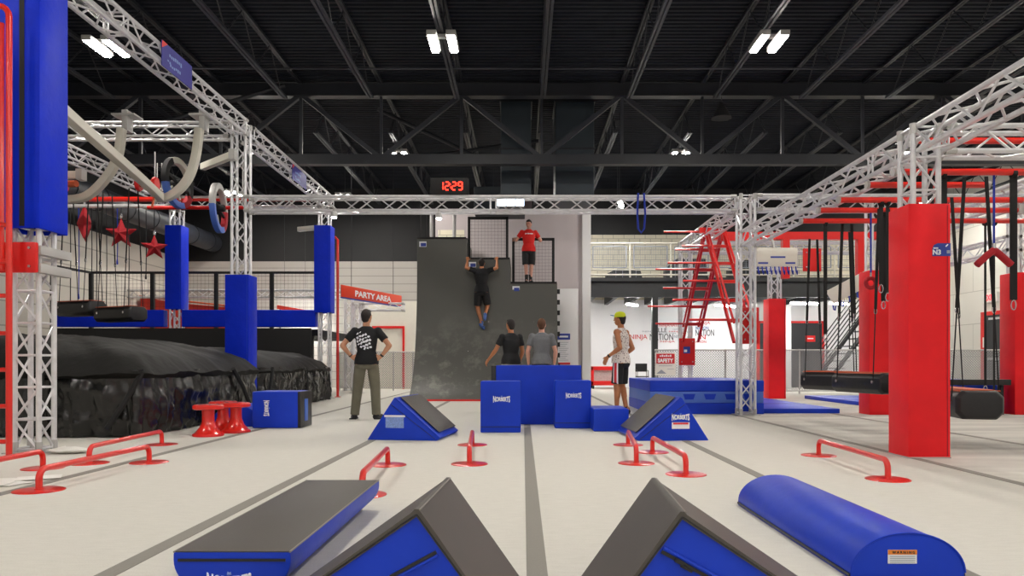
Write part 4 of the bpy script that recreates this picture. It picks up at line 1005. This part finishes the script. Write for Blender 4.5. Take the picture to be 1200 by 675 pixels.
strapthing('wide black strap right beside the N3 pillar, left of the near two', 4.16, 7.6, 1.25, 2.84, .07)
strapthing('wide black strap right beside the N3 pillar, right of the near two', 4.31, 7.62, 1.55, 2.84, .08)
strapthing('wide black strap near the right picture edge', 5.02, 7.6, 1.45, 2.84, .075)
strapthing('black strap with a clip behind the white hook board', 4.12, 10.12, 1.2, 2.82, .05)
strapthing('black strap left of the red ring', 4.62, 9.52, 1.6, 2.84, .06)
strapthing('slim black strap right of the red ring', 4.30, 8.92, 1.75, 2.84, .05)
strapthing('slim black strap close against the N3 pillar left side', 4.38, 8.92, 1.65, 2.84, .04)
strapthing('slim black strap left of the angled red grip', 6.3, 10.12, .5, 2.82, .03)
strapthing('slim black strap behind the angled red grip', 6.42, 10.12, .4, 2.82, .025)
t = thing('angle_grip', 'red roof shaped foam grip hanging on a blue strap at right', 'grip', (5.0, 7.8, 2.1))
ga = V((4.82, 7.6, 2.06))
for s in (-1, 1): MB().path([ga, ga+V((s*.06, 0, -.045)), ga+V((s*.175, 0, -.15))], .036, 12).build('foam_arm', 'darkred', t)
MB().bar(ga+V((0, 0, .06)), (4.82, 7.6, 2.83), .02, .01).build('strap', 'bluerope', t); MB().lathe([(.02, 0), (.02, .05)], ga+V((0, 0, .02)), 10).build('swivel', 'steel', t)
t = thing('ring_grip', 'red foam ring hanging on a blue strap before the second red pillar', 'grip', (5.6, 12, 2.0))
rc = V((4.45, 9.5, 1.93)); MB().path(arc(rc, .062, 0, 2*PI-2*PI/24, 23, (1, 0, 0), (0, 0, 1)), .026, 10, True).build('ring', 'darkred', t); MB().bar(rc+V((0, 0, .12)), (4.45, 9.5, 2.84), .02, .01).build('strap', 'bluerope', t); MB().lathe([(.012, 0), (.012, .06)], rc+V((0, 0, .075)), 8).build('swivel', 'steel', t)
strapthing('slim blue strap right of the angled red grip', 6.95, 10.12, 1.3, 2.82, .025, 'bluerope', False)
t = thing('hanging_cone', 'small dark cone hanging from the roof right of centre', 'cone', (4.3, 16.3, 6.3))
MB().lathe([(.22, 0), (.20, .03), (.06, .30), (.03, .34)], (4.33, 16.2, 6.25)).build('cone', 'blackm', t); MB().tube((4.33, 16.2, 6.58), (4.33, 16.2, 6.72), .01, 6).build('hook', 'steel', t)

# ------------------------------------------------------------------ left high rig: ball tracks, wheels, stars, ropes, logs
def track(label, pts, w=.13, h=.10, hang=()):
    pts = [V(p) for p in pts]; t = thing('ball_track', label, 'track', tuple(pts[0])); rings = []
    a = None
    for i, p in enumerate(pts):
        tg = (pts[min(i+1, len(pts)-1)]-pts[max(i-1, 0)]).normalized(); s = V((0, 1, 0)); s = (s-tg*s.dot(tg)).normalized() if abs(tg.y) < .9 else V((1, 0, 0)); n_ = tg.cross(s).normalized()
        rings.append([p+s*w/2+n_*h/2, p-s*w/2+n_*h/2, p-s*w/2-n_*h/2, p+s*w/2-n_*h/2])
    MB().loft(rings).build('channel', 'cream', t, bevel=.008, ang=.7)
    for p in hang: 
        p = V(p); B(p.x-.05, p.x+.05, p.y-.1, p.y+.1, p.z-.05, p.z+.31).build('bracket', 'alud', t, bevel=.01); B(p.x-.2, p.x+.2, p.y-.16, p.y+.16, p.z+.20, p.z+.23).build('clamp', 'alud', t)
    return t
def smoothpts(ps, n=8):
    ps = [V(p) for p in ps]; out = []
    for i in range(len(ps)-1):
        p0, p1, p2, p3 = ps[max(i-1, 0)], ps[i], ps[i+1], ps[min(i+2, len(ps)-1)]
        for k in range(n):
            u = k/n; out.append(.5*((2*p1)+(p2-p0)*u+(2*p0-5*p1+4*p2-p3)*u*u+(3*p1-p0-3*p2+p3)*u**3))
    return out+[ps[-1]]
track('long straight pale track sloping back from the near left pad', smoothpts([(-5.07, 7.84, 3.79), (-5.25, 8.5, 3.78), (-5.6, 10.1, 3.76), (-5.95, 11.7, 3.74), (-6.2, 12.7, 3.74)]), .12, .12)
track('curved pale track rising to the cross truss beside the wheel rings', smoothpts([(-6.35, 12.8, 3.75), (-6.1, 12.8, 3.78), (-5.82, 12.8, 4.02), (-5.66, 12.8, 4.4), (-5.58, 12.8, 4.95)]), .13, .12, [(-5.58, 12.98, 5.0)])
track('curved pale track rising to the cross truss, nearer the blue pad', smoothpts([(-7.9, 12.8, 3.72), (-7.5, 12.8, 3.80), (-7.15, 12.8, 4.15), (-6.98, 12.8, 4.5), (-6.92, 12.8, 4.95)]), .13, .12, [(-6.92, 12.98, 5.0)])
def wheel(label, c, r, nrm, cols):
    c = V(c); nrm = V(nrm).normalized(); u = nrm.cross(V((0, 0, 1))).normalized(); w = V((0, 0, 1))
    w = (w-nrm*w.dot(nrm)).normalized()
    t = thing('wheel_ring', label, 'wheel ring', tuple(c), 0, 'rolling wheel rings')
    for a0, a1, m in cols:
        n = 14; rings = []
        for k in range(n+1):
            a = a0+(a1-a0)*k/n; e = u*math.cos(a)+w*math.sin(a)
            rings.append([c+e*r-nrm*.05, c+e*r+nrm*.05, c+e*(r-.11)+nrm*.05, c+e*(r-.11)-nrm*.05])
        MB().loft(rings).build('rim_segment', m, t, bevel=.006, ang=.5)
    for k in range(3): a = -PI*.2-k*.7; e = u*math.cos(a)+w*math.sin(a); MB().tube(c+e*(r-.16)-nrm*.05, c+e*(r-.34)-nrm*.05, .02, 8).build('finger_hold', 'cream', t)
    MB().lathe([(.05, -.12), (.07, -.1), (.07, .1), (.05, .12)], c, 14, nrm).build('hub', 'blackm', t)
    for k in (0, 1): a = PI*k+.3; e = u*math.cos(a)+w*math.sin(a); MB().bar(c, c+e*(r-.1), .04, .04).build('spoke', 'blackm', t)
wheel('wheel ring with white top and pale blue lower rim, left one', (-6.42, 13.8, 4.25), .47, (.995, -.09, .05), [(.35*PI, .8*PI, 'cream'), (.8*PI, 1.15*PI, 'blackm'), (1.15*PI, 1.4*PI, 'darkred'), (1.4*PI, 1.95*PI, 'bluelight'), (1.95*PI, 2.35*PI, 'blackm')])
wheel('wheel ring with grey top and bright blue lower rim, next to the column', (-5.78, 14.1, 3.85), .47, (.97, .12, .03), [(0, PI, 'alud'), (PI, 1.35*PI, 'darkred'), (1.35*PI, 2*PI, 'bluelight')])
for p, q, lb in (((-6.0, 13.9, 4.58), (-5.12, 13.1, 4.58), 'short pale arm bracing the wheel rings to the column'), ((-8.4, 12.6, 4.1), (-7.5, 12.6, 4.1), 'short pale arm behind the near left blue pad'), ((-5.9, 19.5, 4.42), (-5.25, 19.2, 4.42), 'pale arm near the far left blue pillar')):
    t = thing('bracing_beam', lb, 'beam', p); MB().bar(p, q, .10, .12).build('arm', 'cream', t, bevel=.008); MB().bar(V(q)-V((.05, 0, 0)), V(q)+V((.05, 0, 0)), .16, .18).build('end_clamp', 'alud', t)
t = thing('rope_spool', 'red double flanged roller on the straight pale track', 'roller', (-6.3, 12.6, 3.9))
for x in (-6.50, -6.22): MB().lathe([(.11, 0), (.12, .015), (.12, .045), (.11, .06)], (x, 12.5, 3.92), 22, (1, .05, 0)).build('flange', 'redplate', t)
MB().tube((-6.5, 12.5, 3.92), (-6.18, 12.44, 3.92), .06, 14).build('axle', 'orange', t); MB().path([(-6.2, 12.4, 3.80), (-6.17, 12.4, 3.65), (-6.2, 12.4, 3.5)], .02, 6).build('tether', 'orange', t)
t = thing('rope_spool', 'red flanged roller peeking out beside the near left blue pad', 'roller', (-7.9, 12.6, 3.85))
for x in (-7.92, -7.7): MB().lathe([(.11, 0), (.12, .015), (.12, .045), (.11, .06)], (x, 12.4, 3.88), 22, (1, .05, 0)).build('flange', 'redplate', t)
MB().tube((-7.9, 12.4, 3.88), (-7.4, 12.3, 3.88), .055, 14).build('axle', 'orange', t)
for p, q, r, m, lb in (((-9.6, 15, 4.22), (-7.1, 15, 4.22), .05, 'red', 'red pipe above the hanging red stars'), ((-9.6, 15, 4.08), (-7.2, 15, 4.08), .04, 'alu', 'silver pipe the star ropes hang from'), ((-7.2, 14.2, 3.88), (-5.2, 14.2, 3.88), .035, 'redplate', 'dark red pipe through the wheel rings'), ((-9.3, 18.6, 5.0), (-5.3, 18.6, 5.0), .04, 'red', 'red pipe in front of the far left cross truss')):
    t = thing('rig_pipe', lb, 'pipe', p); MB().tube(p, q, r, 12).build('pipe', m, t)
    for e in (p, q): MB().tube(V(e)-V((.02, 0, 0)), V(e)+V((.02, 0, 0)), r*1.25, 12).build('end_cap', 'alud', t)
    for f in (.08, .92):
        e = V(p).lerp(V(q), f); MB().tube(e, e+V((0, 0, 4.95-e.z if e.z < 4.9 else .1)), .012, 6).build('hanger_rod', 'alud', t)
def star(label, c, r, yaw):
    c = V(c); t = thing('star_grip', label, 'star grip', tuple(c), 0, 'hanging red stars'); u = V((math.cos(yaw), math.sin(yaw), 0)); n = V((-math.sin(yaw), math.cos(yaw), 0)); w = V((0, 0, 1))
    ring = []
    for k in range(10):
        a = PI/2+k*PI/5; q = r if k % 2 == 0 else r*.42; ring.append(c+u*q*math.cos(a)+w*q*math.sin(a))
    m = MB(); m.add(ring+[c+n*.14, c-n*.14], [(k, (k+1) % 10, 10) for k in range(10)]+[((k+1) % 10, k, 11) for k in range(10)]); m.build('foam_star', 'darkred', t, bevel=.006)
    MB().tube(c+w*r*.97, (c.x, c.y, 4.08), .010, 6).build('rope', 'rope', t); MB().lathe([(.02, 0), (.03, .03), (.02, .09)], c+w*r*.95, 8).build('clip', 'steel', t)
star('red foam star turned edge on, left of the three', (-8.86, 15, 3.72), .42, 2.02); star('large red foam star facing the room, middle of the three', (-8.12, 15, 3.52), .33, .12); star('smallest red foam star, right of the three', (-7.45, 15, 3.24), .27, .5)
for k, (x, z0, m, lb) in enumerate(((-9.15, 1.9, 'rope', 'thin black rope just right of the near blue pad'), (-8.98, 2.2, 'bluerope', 'short blue rope beside the edge on star'), (-8.62, 2.0, 'rope', 'thin black rope between the first and middle star'), (-8.42, 2.0, 'rope', 'second black rope left of the middle star'),
                                    (-8.2, 2.9, 'bluerope', 'blue rope behind the middle star'), (-7.97, 1.95, 'rope', 'black rope right of the middle star'), (-7.62, 2.6, 'rope', 'black rope left of the smallest star'), (-8.72, 2.4, 'rope', 'rope hanging under the edge on star'))):
    t = thing('hanging_rope', lb, 'rope', (x, 15, z0), 0, 'thin ropes in the left rig'); MB().path([(x, 15, 4.08), (x+.01, 15, (z0+4)/2), (x, 15, z0+.05)], .010, 6).build('cord', m, t); MB().lathe([(.014, 0), (.02, .03), (.012, .1)], (x, 15, z0), 8).build('end_knot', m, t)
log('hanging black padded log at left, nearer the blue pad', (-7.98, 13.95), (-8.85, 14.3), .2, 1.80, 2.08, [(.15, 15, 4.08, 0), (.85, 15, 4.08, 0)])
log('hanging black padded log at left, right one in front of the blue beam', (-6.98, 13.5), (-7.88, 13.9), .2, 1.67, 1.94, [(.15, 15, 4.08, 0), (.85, 15, 4.08, 0)])

# ------------------------------------------------------------------ people
BASE = dict(pel=(0, 0, .95), waist=(0, 0, 1.10), chest=(0, 0, 1.32), neck=(0, -.005, 1.49), head=(0, .02, 1.655), hf=(0, 1, 0), hu=(0, 0, 1),
            sL=(-.185, -.01, 1.42), sR=(.185, -.01, 1.42), eL=(-.24, -.03, 1.14), eR=(.24, -.03, 1.14), wL=(-.25, .05, .90), wR=(.25, .05, .90),
            dL=(0, .1, -1), dR=(0, .1, -1), nL=(1, 0, 0), nR=(-1, 0, 0), curl=.35,
            hL=(-.095, 0, .92), hR=(.095, 0, .92), kL=(-.105, .03, .50), kR=(.105, .03, .50), aL=(-.115, -.02, .09), aR=(.115, -.02, .09), tL=(-.14, .15, .03), tR=(.14, .15, .03))
def hand(m, W, d, n, thumb, curl, s=1.0):
    W, d, n = V(W), V(d).normalized(), V(n); n = (n-d*n.dot(d)).normalized(); a = d.cross(n)
    a = a if a.dot(V(thumb)) > 0 else -a
    lens = (.90, 1.0, .95, .78)
    for i in range(4):
        o_ = (.031-.0207*i)*s; kn = W+d*.085*s+a*o_
        m.capsule(W+d*.012+a*o_*.6, kn, .014*s, .0125*s, 8)
        p = kn; dd = d.copy()
        for L, r0, r1 in ((.044, .0105, .0098), (.027, .0098, .009), (.022, .009, .0082)):
            ax = dd.cross(n).normalized(); dd = Matrix.Rotation(curl, 3, ax)@dd
            q = p+dd*L*lens[i]*s; m.capsule(p, q, r0*s, r1*s, 8); p = q
    p = W+d*.028*s+a*.026*s; q = p+(d*.55+a*.75+n*.25).normalized()*.042*s; r_ = q+(d*.85+a*.35+n*.35).normalized()*.032*s
    m.capsule(p, q, .0135*s, .0115*s, 8); m.capsule(q, r_, .0112*s, .0095*s, 8)
def sect(c, r, f, rx, ry, n=24):
    return [c+r*rx*math.copysign(abs(math.cos(a))**.85, math.cos(a))+f*ry*math.copysign(abs(math.sin(a))**.85, math.sin(a)) for a in [2*PI*k/n for k in range(n)]]
def person(label, loc, yaw, J, skin, hair, top, sleeves, bottoms, blen, btm, shoes, s=1.0, socks=None, group=None):
    j = dict(BASE); j.update(J)
    P = {k: (V(v) if isinstance(v, tuple) else v) for k, v in j.items()}
    hf, hu = P['hf'].normalized(), P['hu']; hu = (hu-hf*hu.dot(hf)).normalized(); hr = hf.cross(hu); R = Matrix((hr, hf, hu)).transposed()
    ax = (P['chest']-P['pel']).normalized(); rp = (P['hR']-P['hL']).normalized(); rc = (P['sR']-P['sL']).normalized()
    fp = ax.cross(rp).normalized(); fc = ax.cross(rc).normalized(); fw = (fp+fc).normalized(); rw = (rp+rc).normalized()
    def torso(m, e, lo, sh=.165, nk=.075, hem=0):
        sm = (P['sL']+P['sR'])/2
        m.loft([sect(P['pel']-ax*lo, rp, fp, .150+e+hem*.034, .105+e+hem*.036), sect(P['pel']+ax*.03, rp, fp, .155+e+hem*.024, .108+e+hem*.026), sect(P['waist'], rw, fw, .135+e, .098+e), sect(P['chest']-ax*.05, rc, fc, .160+e, .115+e), sect(P['chest']+ax*.04, rc, fc, .170+e*.9, .112+e),
                sect(sm+ax*.015, rc, fc, sh+e*.5, .078+e*.7), sect(sm+ax*.05, rc, fc, .11+e*.4, .062+e*.5), sect(P['neck']+ax*.012, rc, fc, nk-.012+e*.4, .058+e*.4)])
    m = MB(); torso(m, -.012, .06)
    m.capsule(P['neck']-ax*.03, P['head']-hu*.06-hf*.012, .058, .054)
    m.ell(P['head'], .076, .096, .116, 20, 14, R); m.ell(P['head']-hu*.062+hf*.026, .055, .064, .052, 14, 10, R)
    m.capsule(P['head']+hf*.088+hu*.012, P['head']+hf*.110-hu*.022, .009, .013, 8); m.ell(P['head']+hf*.085+hu*.022, .055, .016, .011, 10, 6, R); m.ell(P['head']+hf*.086-hu*.055, .024, .014, .009, 10, 6, R)
    for sd in (-1, 1): m.ell(P['head']+hr*sd*.077-hf*.008-hu*.008, .010, .020, .032, 10, 8, R)
    for S, sd in (('L', -1), ('R', 1)):
        m.capsule(P['s'+S], P['e'+S], .052, .041); m.ell(P['s'+S], .062, .06, .06); m.capsule(P['s'+S].lerp(P['e'+S], .25), P['s'+S].lerp(P['e'+S], .6), .05, .046)
        m.capsule(P['e'+S], P['w'+S], .041, .027); m.capsule(P['e'+S].lerp(P['w'+S], .12), P['e'+S].lerp(P['w'+S], .45), .044, .038)
        hand(m, P['w'+S], P['d'+S], P['n'+S], (P.get('th'+S) or P['n'+S].cross(P['d'+S])*0+V((0, 1, .2))), P['curl'])
        m.capsule(P['h'+S], P['k'+S], .088, .058); m.capsule(P['h'+S].lerp(P['k'+S], .2), P['h'+S].lerp(P['k'+S], .6), .084, .070)
        m.capsule(P['k'+S], P['a'+S], .056, .036); b_ = -(P['t'+S]-P['a'+S]); b_.z = 0; b_ = b_.normalized() if b_.length > 1e-5 else V((0, -1, 0))
        m.capsule(P['k'+S].lerp(P['a'+S], .15)+b_*.012, P['k'+S].lerp(P['a'+S], .45)+b_*.012, .056, .048)
        m.capsule(P['a'+S]-V((0, 0, .0))+b_*.03, P['t'+S], .038, .030); m.ell(P['h'+S]-fp*.05-ax*.02, .085, .075, .085)
    body = remesh(m, 'person', skin, None, .0075, 2); tag(body, label, 'person', group)
    def cloth(mb, name, mt, vox=.011, sm=4): return remesh(mb, name, mt, body, vox, sm)
    # hair
    m = MB(); m.ell(P['head']-hf*.020+hu*.026, .083, .090, .104, 20, 14, R); m.ell(P['head']-hf*.05-hu*.03, .066, .052, .07, 14, 10, R); m.ell(P['head']+hf*.035+hu*.088, .062, .05, .034, 14, 8, R); cloth(m, 'hair', hair, .009, 3)
    for sd in (-1, 1): MB().ell(P['head']+hr*sd*.031+hf*.092+hu*.006, .012, .006, .006, 10, 6, R).build('eye', 'eye', body); MB().ell(P['head']+hr*sd*.031+hf*.094+hu*.026, .017, .005, .004, 10, 6, R).build('eyebrow', hair, body)
    MB().ell(P['head']+hf*.096-hu*.056, .022, .006, .005, 10, 6, R).build('mouth', 'lip', body)
    # bottoms
    m = MB(); m.loft([sect(P['pel']+ax*.07, rp, fp, .150, .110), sect(P['pel']+ax*.0, rp, fp, .162, .118), sect(P['pel']-ax*.10, rp, fp, .172, .12), sect(P['pel']-ax*.14, rp, fp, .14, .10)])
    for S in 'LR':
        if blen == 'long':
            m.path([P['h'+S]-V((0, 0, .02)), P['h'+S].lerp(P['k'+S], .5), P['k'+S], P['k'+S].lerp(P['a'+S], .5), P['a'+S]-V((0, 0, .02))], [.096, .094, .082, .076, .072], 18)
        else: m.path([P['h'+S]-(P['h'+S]-P['k'+S]).normalized()*.02, P['h'+S].lerp(P['k'+S], .5), P['h'+S].lerp(P['k'+S], blen)], [.098, .102, .100], 18)
        m.ell(P['h'+S]-fp*.045-ax*.035, .086, .08, .085)
    cloth(m, 'trousers' if blen == 'long' else 'shorts', btm)
    # top
    m = MB()
    if sleeves: torso(m, .014, .065, hem=1)
    else: torso(m, .012, .06, .125, .07, 1)
    for S in 'LR':
        if sleeves:
            e_ = P['s'+S].lerp(P['e'+S], .62); m.path([P['s'+S].lerp(P['chest'], .35), P['s'+S], P['s'+S].lerp(P['e'+S], .3), e_], [.075, .072, .068, .066], 18); m.ell(P['s'+S], .071, .069, .069)
    shirt = cloth(m, 'tee_shirt' if sleeves else 'tank_top', top)
    for S in 'LR':
        a_, t_ = P['a'+S], P['t'+S]; b_ = (a_-t_); b_.z = 0; b_ = b_.normalized() if b_.length > 1e-5 else V((0, -1, 0))
        m = MB(); m.capsule(a_+b_*.035-V((0, 0, .045)) if a_.z < .12 else a_+b_*.02, t_+(V((0, 0, .008))), .045, .040); m.capsule(a_+V((0, 0, .01)), a_-V((0, 0, .03)), .046, .046)
        if a_.z < .12: m.box(*sorted((min(a_.x, t_.x)-.035, max(a_.x, t_.x)+.035)), *sorted((min(a_.y, t_.y)-.05, max(a_.y, t_.y)+.03)), 0, .02)
        cloth(m, 'shoe', shoes, .009, 3)
        if socks: m = MB(); m.path([a_+V((0, 0, .16)), a_], [.052, .046], 14); cloth(m, 'sock', socks, .009, 2)
    body.location = loc; body.rotation_euler = (0, 0, yaw); body.scale = (s, s, s)
    return body, shirt, P
def surf(target, marks, m, parent, name, direction):
    """marks: list of quads (x,z centre, length, height, angle) laid on the cloth surface"""
    bm = bmesh.new(); bm.from_mesh(target.data); tr = BVHTree.FromBMesh(bm); out = MB(); d = V((0, direction, 0))
    for x, z, L, h, a in marks:
        nx, nz = max(2, int(L/.012)), 2; vs = []
        for k in range(nx+1):
            for q in range(nz+1):
                lx, lz = (k/nx-.5)*L, (q/nz-.5)*h*(1+.35*noise.noise(V((k*.9, x*40, z*30))))
                px, pz = x+lx*math.cos(a)-lz*math.sin(a), z+lx*math.sin(a)+lz*math.cos(a)
                hit = tr.ray_cast(V((px, -direction*.6, pz)), d)
                y = hit[0].y if hit[0] else 0
                vs.append((px, y-direction*.004, pz))
        fs = [(k*(nz+1)+q, (k+1)*(nz+1)+q, (k+1)*(nz+1)+q+1, k*(nz+1)+q+1) for k in range(nx) for q in range(nz)]
        n0 = len(vs); vs += [(x_, y_-direction*.002, z_) for x_, y_, z_ in vs]; fs += [tuple(i+n0 for i in f[::-1]) for f in fs]
        out.add(vs, fs)
    bm.free(); return out.build(name, m, parent, recalc=False)
# man in black tee, hands on hips, back to us
b, sh, P = person('man in a black tee with white back print and olive trousers, hands on hips', (-2.53, 12.0, 0), .06,
    dict(eL=(-.375, -.07, 1.19), eR=(.375, -.07, 1.19), wL=(-.235, -.03, 1.01), wR=(.235, -.03, 1.01), dL=(.75, -.25, -.35), dR=(-.75, -.25, -.35), nL=(.1, 1, .1), nR=(-.1, 1, .1), thL=V((0, .3, 1)), thR=V((0, .3, 1)), curl=.2,
         hf=(.35, .93, .02), aL=(-.19, 0, .09), aR=(.16, -.02, .09), tL=(-.24, .16, .03), tR=(.22, .14, .03), kL=(-.145, .03, .5), kR=(.135, .03, .5)), 'skin', 'hair', 'teeblack', True, None, 'long', 'olive', 'shoe', 1.0)
mk = []
rnd = random.Random(3)
for k, (x, z, L) in enumerate(((-.10, 1.40, .10), (-.05, 1.35, .20), (-.03, 1.30, .24), (.0, 1.255, .26), (.02, 1.21, .22), (.05, 1.165, .16))):
    n_ = int(L/.045)
    for q in range(n_): mk.append((x-L/2+.045*q+.02, z+.02*(rnd.random()-.5)-(.045*q-L/2)*-.45*-.0+(.045*q-L/2)*.35, .030+.02*rnd.random(), .012+.026*rnd.random(), .5+1.2*(rnd.random()-.5)))
surf(sh, mk, 'printw', sh, 'back_print', 1)
MB().tube(P['wR'].lerp(P['eR'], .06), P['wR'].lerp(P['eR'], .18), .034, 14).build('wrist_watch', 'brown', b); MB().tube(P['wL'].lerp(P['eL'], .06), P['wL'].lerp(P['eL'], .13), .034, 14).build('wrist_band', 'brown', b)
person('man in a black tee and pale grey shorts watching, arm held out low', (-.24, 14.6, 0), .45,
    dict(eL=(-.30, .06, 1.16), wL=(-.37, .25, .98), dL=(-.25, .5, -.6), nL=(.6, .2, -.3), wR=(.24, .12, .92), hf=(-.15, 1, .08)), 'skin2', 'hair', 'teeblack', True, None, .95, 'shortgrey', 'shoe', 1.0)
person('man with brown hair in a heather grey tee, back to us', (.36, 14.4, 0), .02,
    dict(eL=(-.27, -.03, 1.13), eR=(.27, -.03, 1.13), hf=(.05, 1, .15)), 'skin3', 'hairb', 'teegrey', True, None, .95, 'shortblack', 'shoe', 1.0)
b, sh, P = person('man in a lime cap, patterned tank top and black shorts, facing left', (1.74, 13.2, 0), 1.0,
    dict(eL=(-.25, -.10, 1.15), wL=(-.27, .12, 1.0), dL=(-.05, .5, -.8), nL=(.9, 0, -.2), eR=(.27, -.10, 1.15), wR=(.25, .10, 1.0), dR=(0, .5, -.8), hf=(-.05, 1, .05), curl=.3,
         aL=(-.10, .03, .09), tL=(-.12, .20, .03), aR=(.09, -.06, .09), tR=(.11, .11, .03)), 'skin2', 'hair', 'tank', False, None, .93, 'shortblack', 'shoe', 1.02)
m = MB(); hd = P['head']; m.loft([[hd+V((.092*math.cos(a)*f, .104*math.sin(a)*f-.004, .035+dz)) for a in [2*PI*k/24 for k in range(24)]] for f, dz in ((1, 0), (.99, .03), (.88, .065), (.6, .09), (.2, .1), (.02, .101))]); cp = m.build('cap', 'cap', b)
MB().prism([(.085*math.cos(a), .09+.09*math.sin(a)) for a in [PI*k/12 for k in range(13)]], hd+V((0, 0, .035)), (1, 0, 0), (0, .97, .2), (0, 0, .012)).build('brim', 'capb', cp)
mk = [(-.0, .72, .30, .05, PI/2)]
sho = [c for c in b.children if c.name.startswith('shorts')][0]
bmm = bmesh.new(); bmm.from_mesh(sho.data)
sp = MB()
for x0, m_, nm_ in ((0, 'redp', 'side_stripe'),):
    tr = BVHTree.FromBMesh(bmm)
    for m_, dy0, dy1, nm_ in (('printw', -.035, -.012, 'white_stripe'), ('redp', -.012, .035, 'red_stripe'), ('printw', .035, .055, 'white_stripe')):
        st = MB(); vs = []; nz = 16
        for k in range(nz+1):
            z = .53+.40*k/nz
            for q in range(5):
                y = dy0+(dy1-dy0)*q/4; h_ = tr.ray_cast(V((-.6, y, z)), V((1, 0, 0))); x = h_[0].x if h_[0] else -.2; vs.append((x-.004, y, z))
        st.add(vs, [(k*5+q, (k+1)*5+q, (k+1)*5+q+1, k*5+q+1) for k in range(nz) for q in range(4)]).build(nm_, m_, sho, recalc=False)
bmm.free()
MB().tube(P['wL'].lerp(P['eL'], .05), P['wL'].lerp(P['eL'], .15), .033, 14).build('wrist_band', 'brown', b)
b, sh, P = person('man in a red tee and black shorts standing on top of the warped wall', (.15, 19.93, 3.045), PI+.1,
    dict(eL=(-.34, -.06, 1.20), eR=(.34, -.06, 1.20), wL=(-.37, -.30, 1.30), wR=(.37, -.30, 1.30), dL=(-.1, -.95, -.1), dR=(.1, -.95, -.1), nL=(0, 0, -1), nR=(0, 0, -1), thL=V((1, 0, 0)), thR=V((-1, 0, 0)), hf=(.35, .9, -.25), head=(0, .04, 1.64), aL=(-.05, 0, .09), aR=(.06, .02, .09), tL=(-.07, .17, .03), tR=(.09, .18, .03), kL=(-.075, .03, .5), kR=(.08, .03, .5)),
    'skin3', 'hair', 'teered', True, None, .95, 'shortblack', 'shoe', .97, 'shoe')
surf(sh, [(-.10+.025*k, 1.36+.006*(k % 2), .019, .022+.008*(k % 3), 0) for k in range(9)], 'printw', sh, 'chest_print', -1)
b, sh, P = person('climbing man in black hanging by his hands from the warped wall top', (-1.08, 19.33, 1.86), 0,
    dict(sL=(-.21, 0, 1.47), sR=(.21, 0, 1.47), eL=(-.39, -.08, 1.52), eR=(.40, -.08, 1.52), wL=(-.38, .14, 1.74), wR=(.39, .14, 1.74), dL=(0, .35, .8), dR=(0, .35, .8), nL=(0, .8, -.35), nR=(0, .8, -.35), thL=V((1, 0, 0)), thR=V((-1, 0, 0)), curl=.55,
         head=(.0, .02, 1.665), hf=(0, .95, .3), neck=(0, -.005, 1.5), kL=(-.11, .10, .52), aL=(.0, .0, .10), tL=(.05, .04, -.05), kR=(.15, .15, .56), aR=(.10, -.16, .30), tR=(.10, -.25, .17)),
    'skin2', 'hair', 'teeblack', True, None, .9, 'shortblack', 'shoeb', 1.0)
MB().loft([sect(P['pel']+V((0, 0, .0+dz)), V((1, 0, 0)), V((0, 1, 0)), .178, .136) for dz in (0, .035)]).build('white_waistband', 'greyp', b)

# ------------------------------------------------------------------ light, camera
w = bpy.data.worlds.new('w'); SC.world = w; w.use_nodes = True
w.node_tree.nodes['Background'].inputs['Color'].default_value = (.6, .65, .75, 1); w.node_tree.nodes['Background'].inputs['Strength'].default_value = .05
cd = bpy.data.cameras.new('camera'); cam = bpy.data.objects.new('camera', cd); C.objects.link(cam)
cam.location = (0, 0, .9); cam.rotation_euler = (PI/2, 0, 0)
cd.sensor_width = 36; cd.lens = 26.1; cd.shift_x = -13/1200; cd.shift_y = 88.5/1200; cd.clip_start = .05
SC.camera = cam
SC.view_settings.view_transform = 'Standard'; SC.view_settings.look = 'None'; SC.view_settings.gamma = 1; SC.view_settings.exposure = 0; SC.view_settings.use_curve_mapping = False
SC.cycles.max_bounces = 6; SC.cycles.sample_clamp_indirect = 6
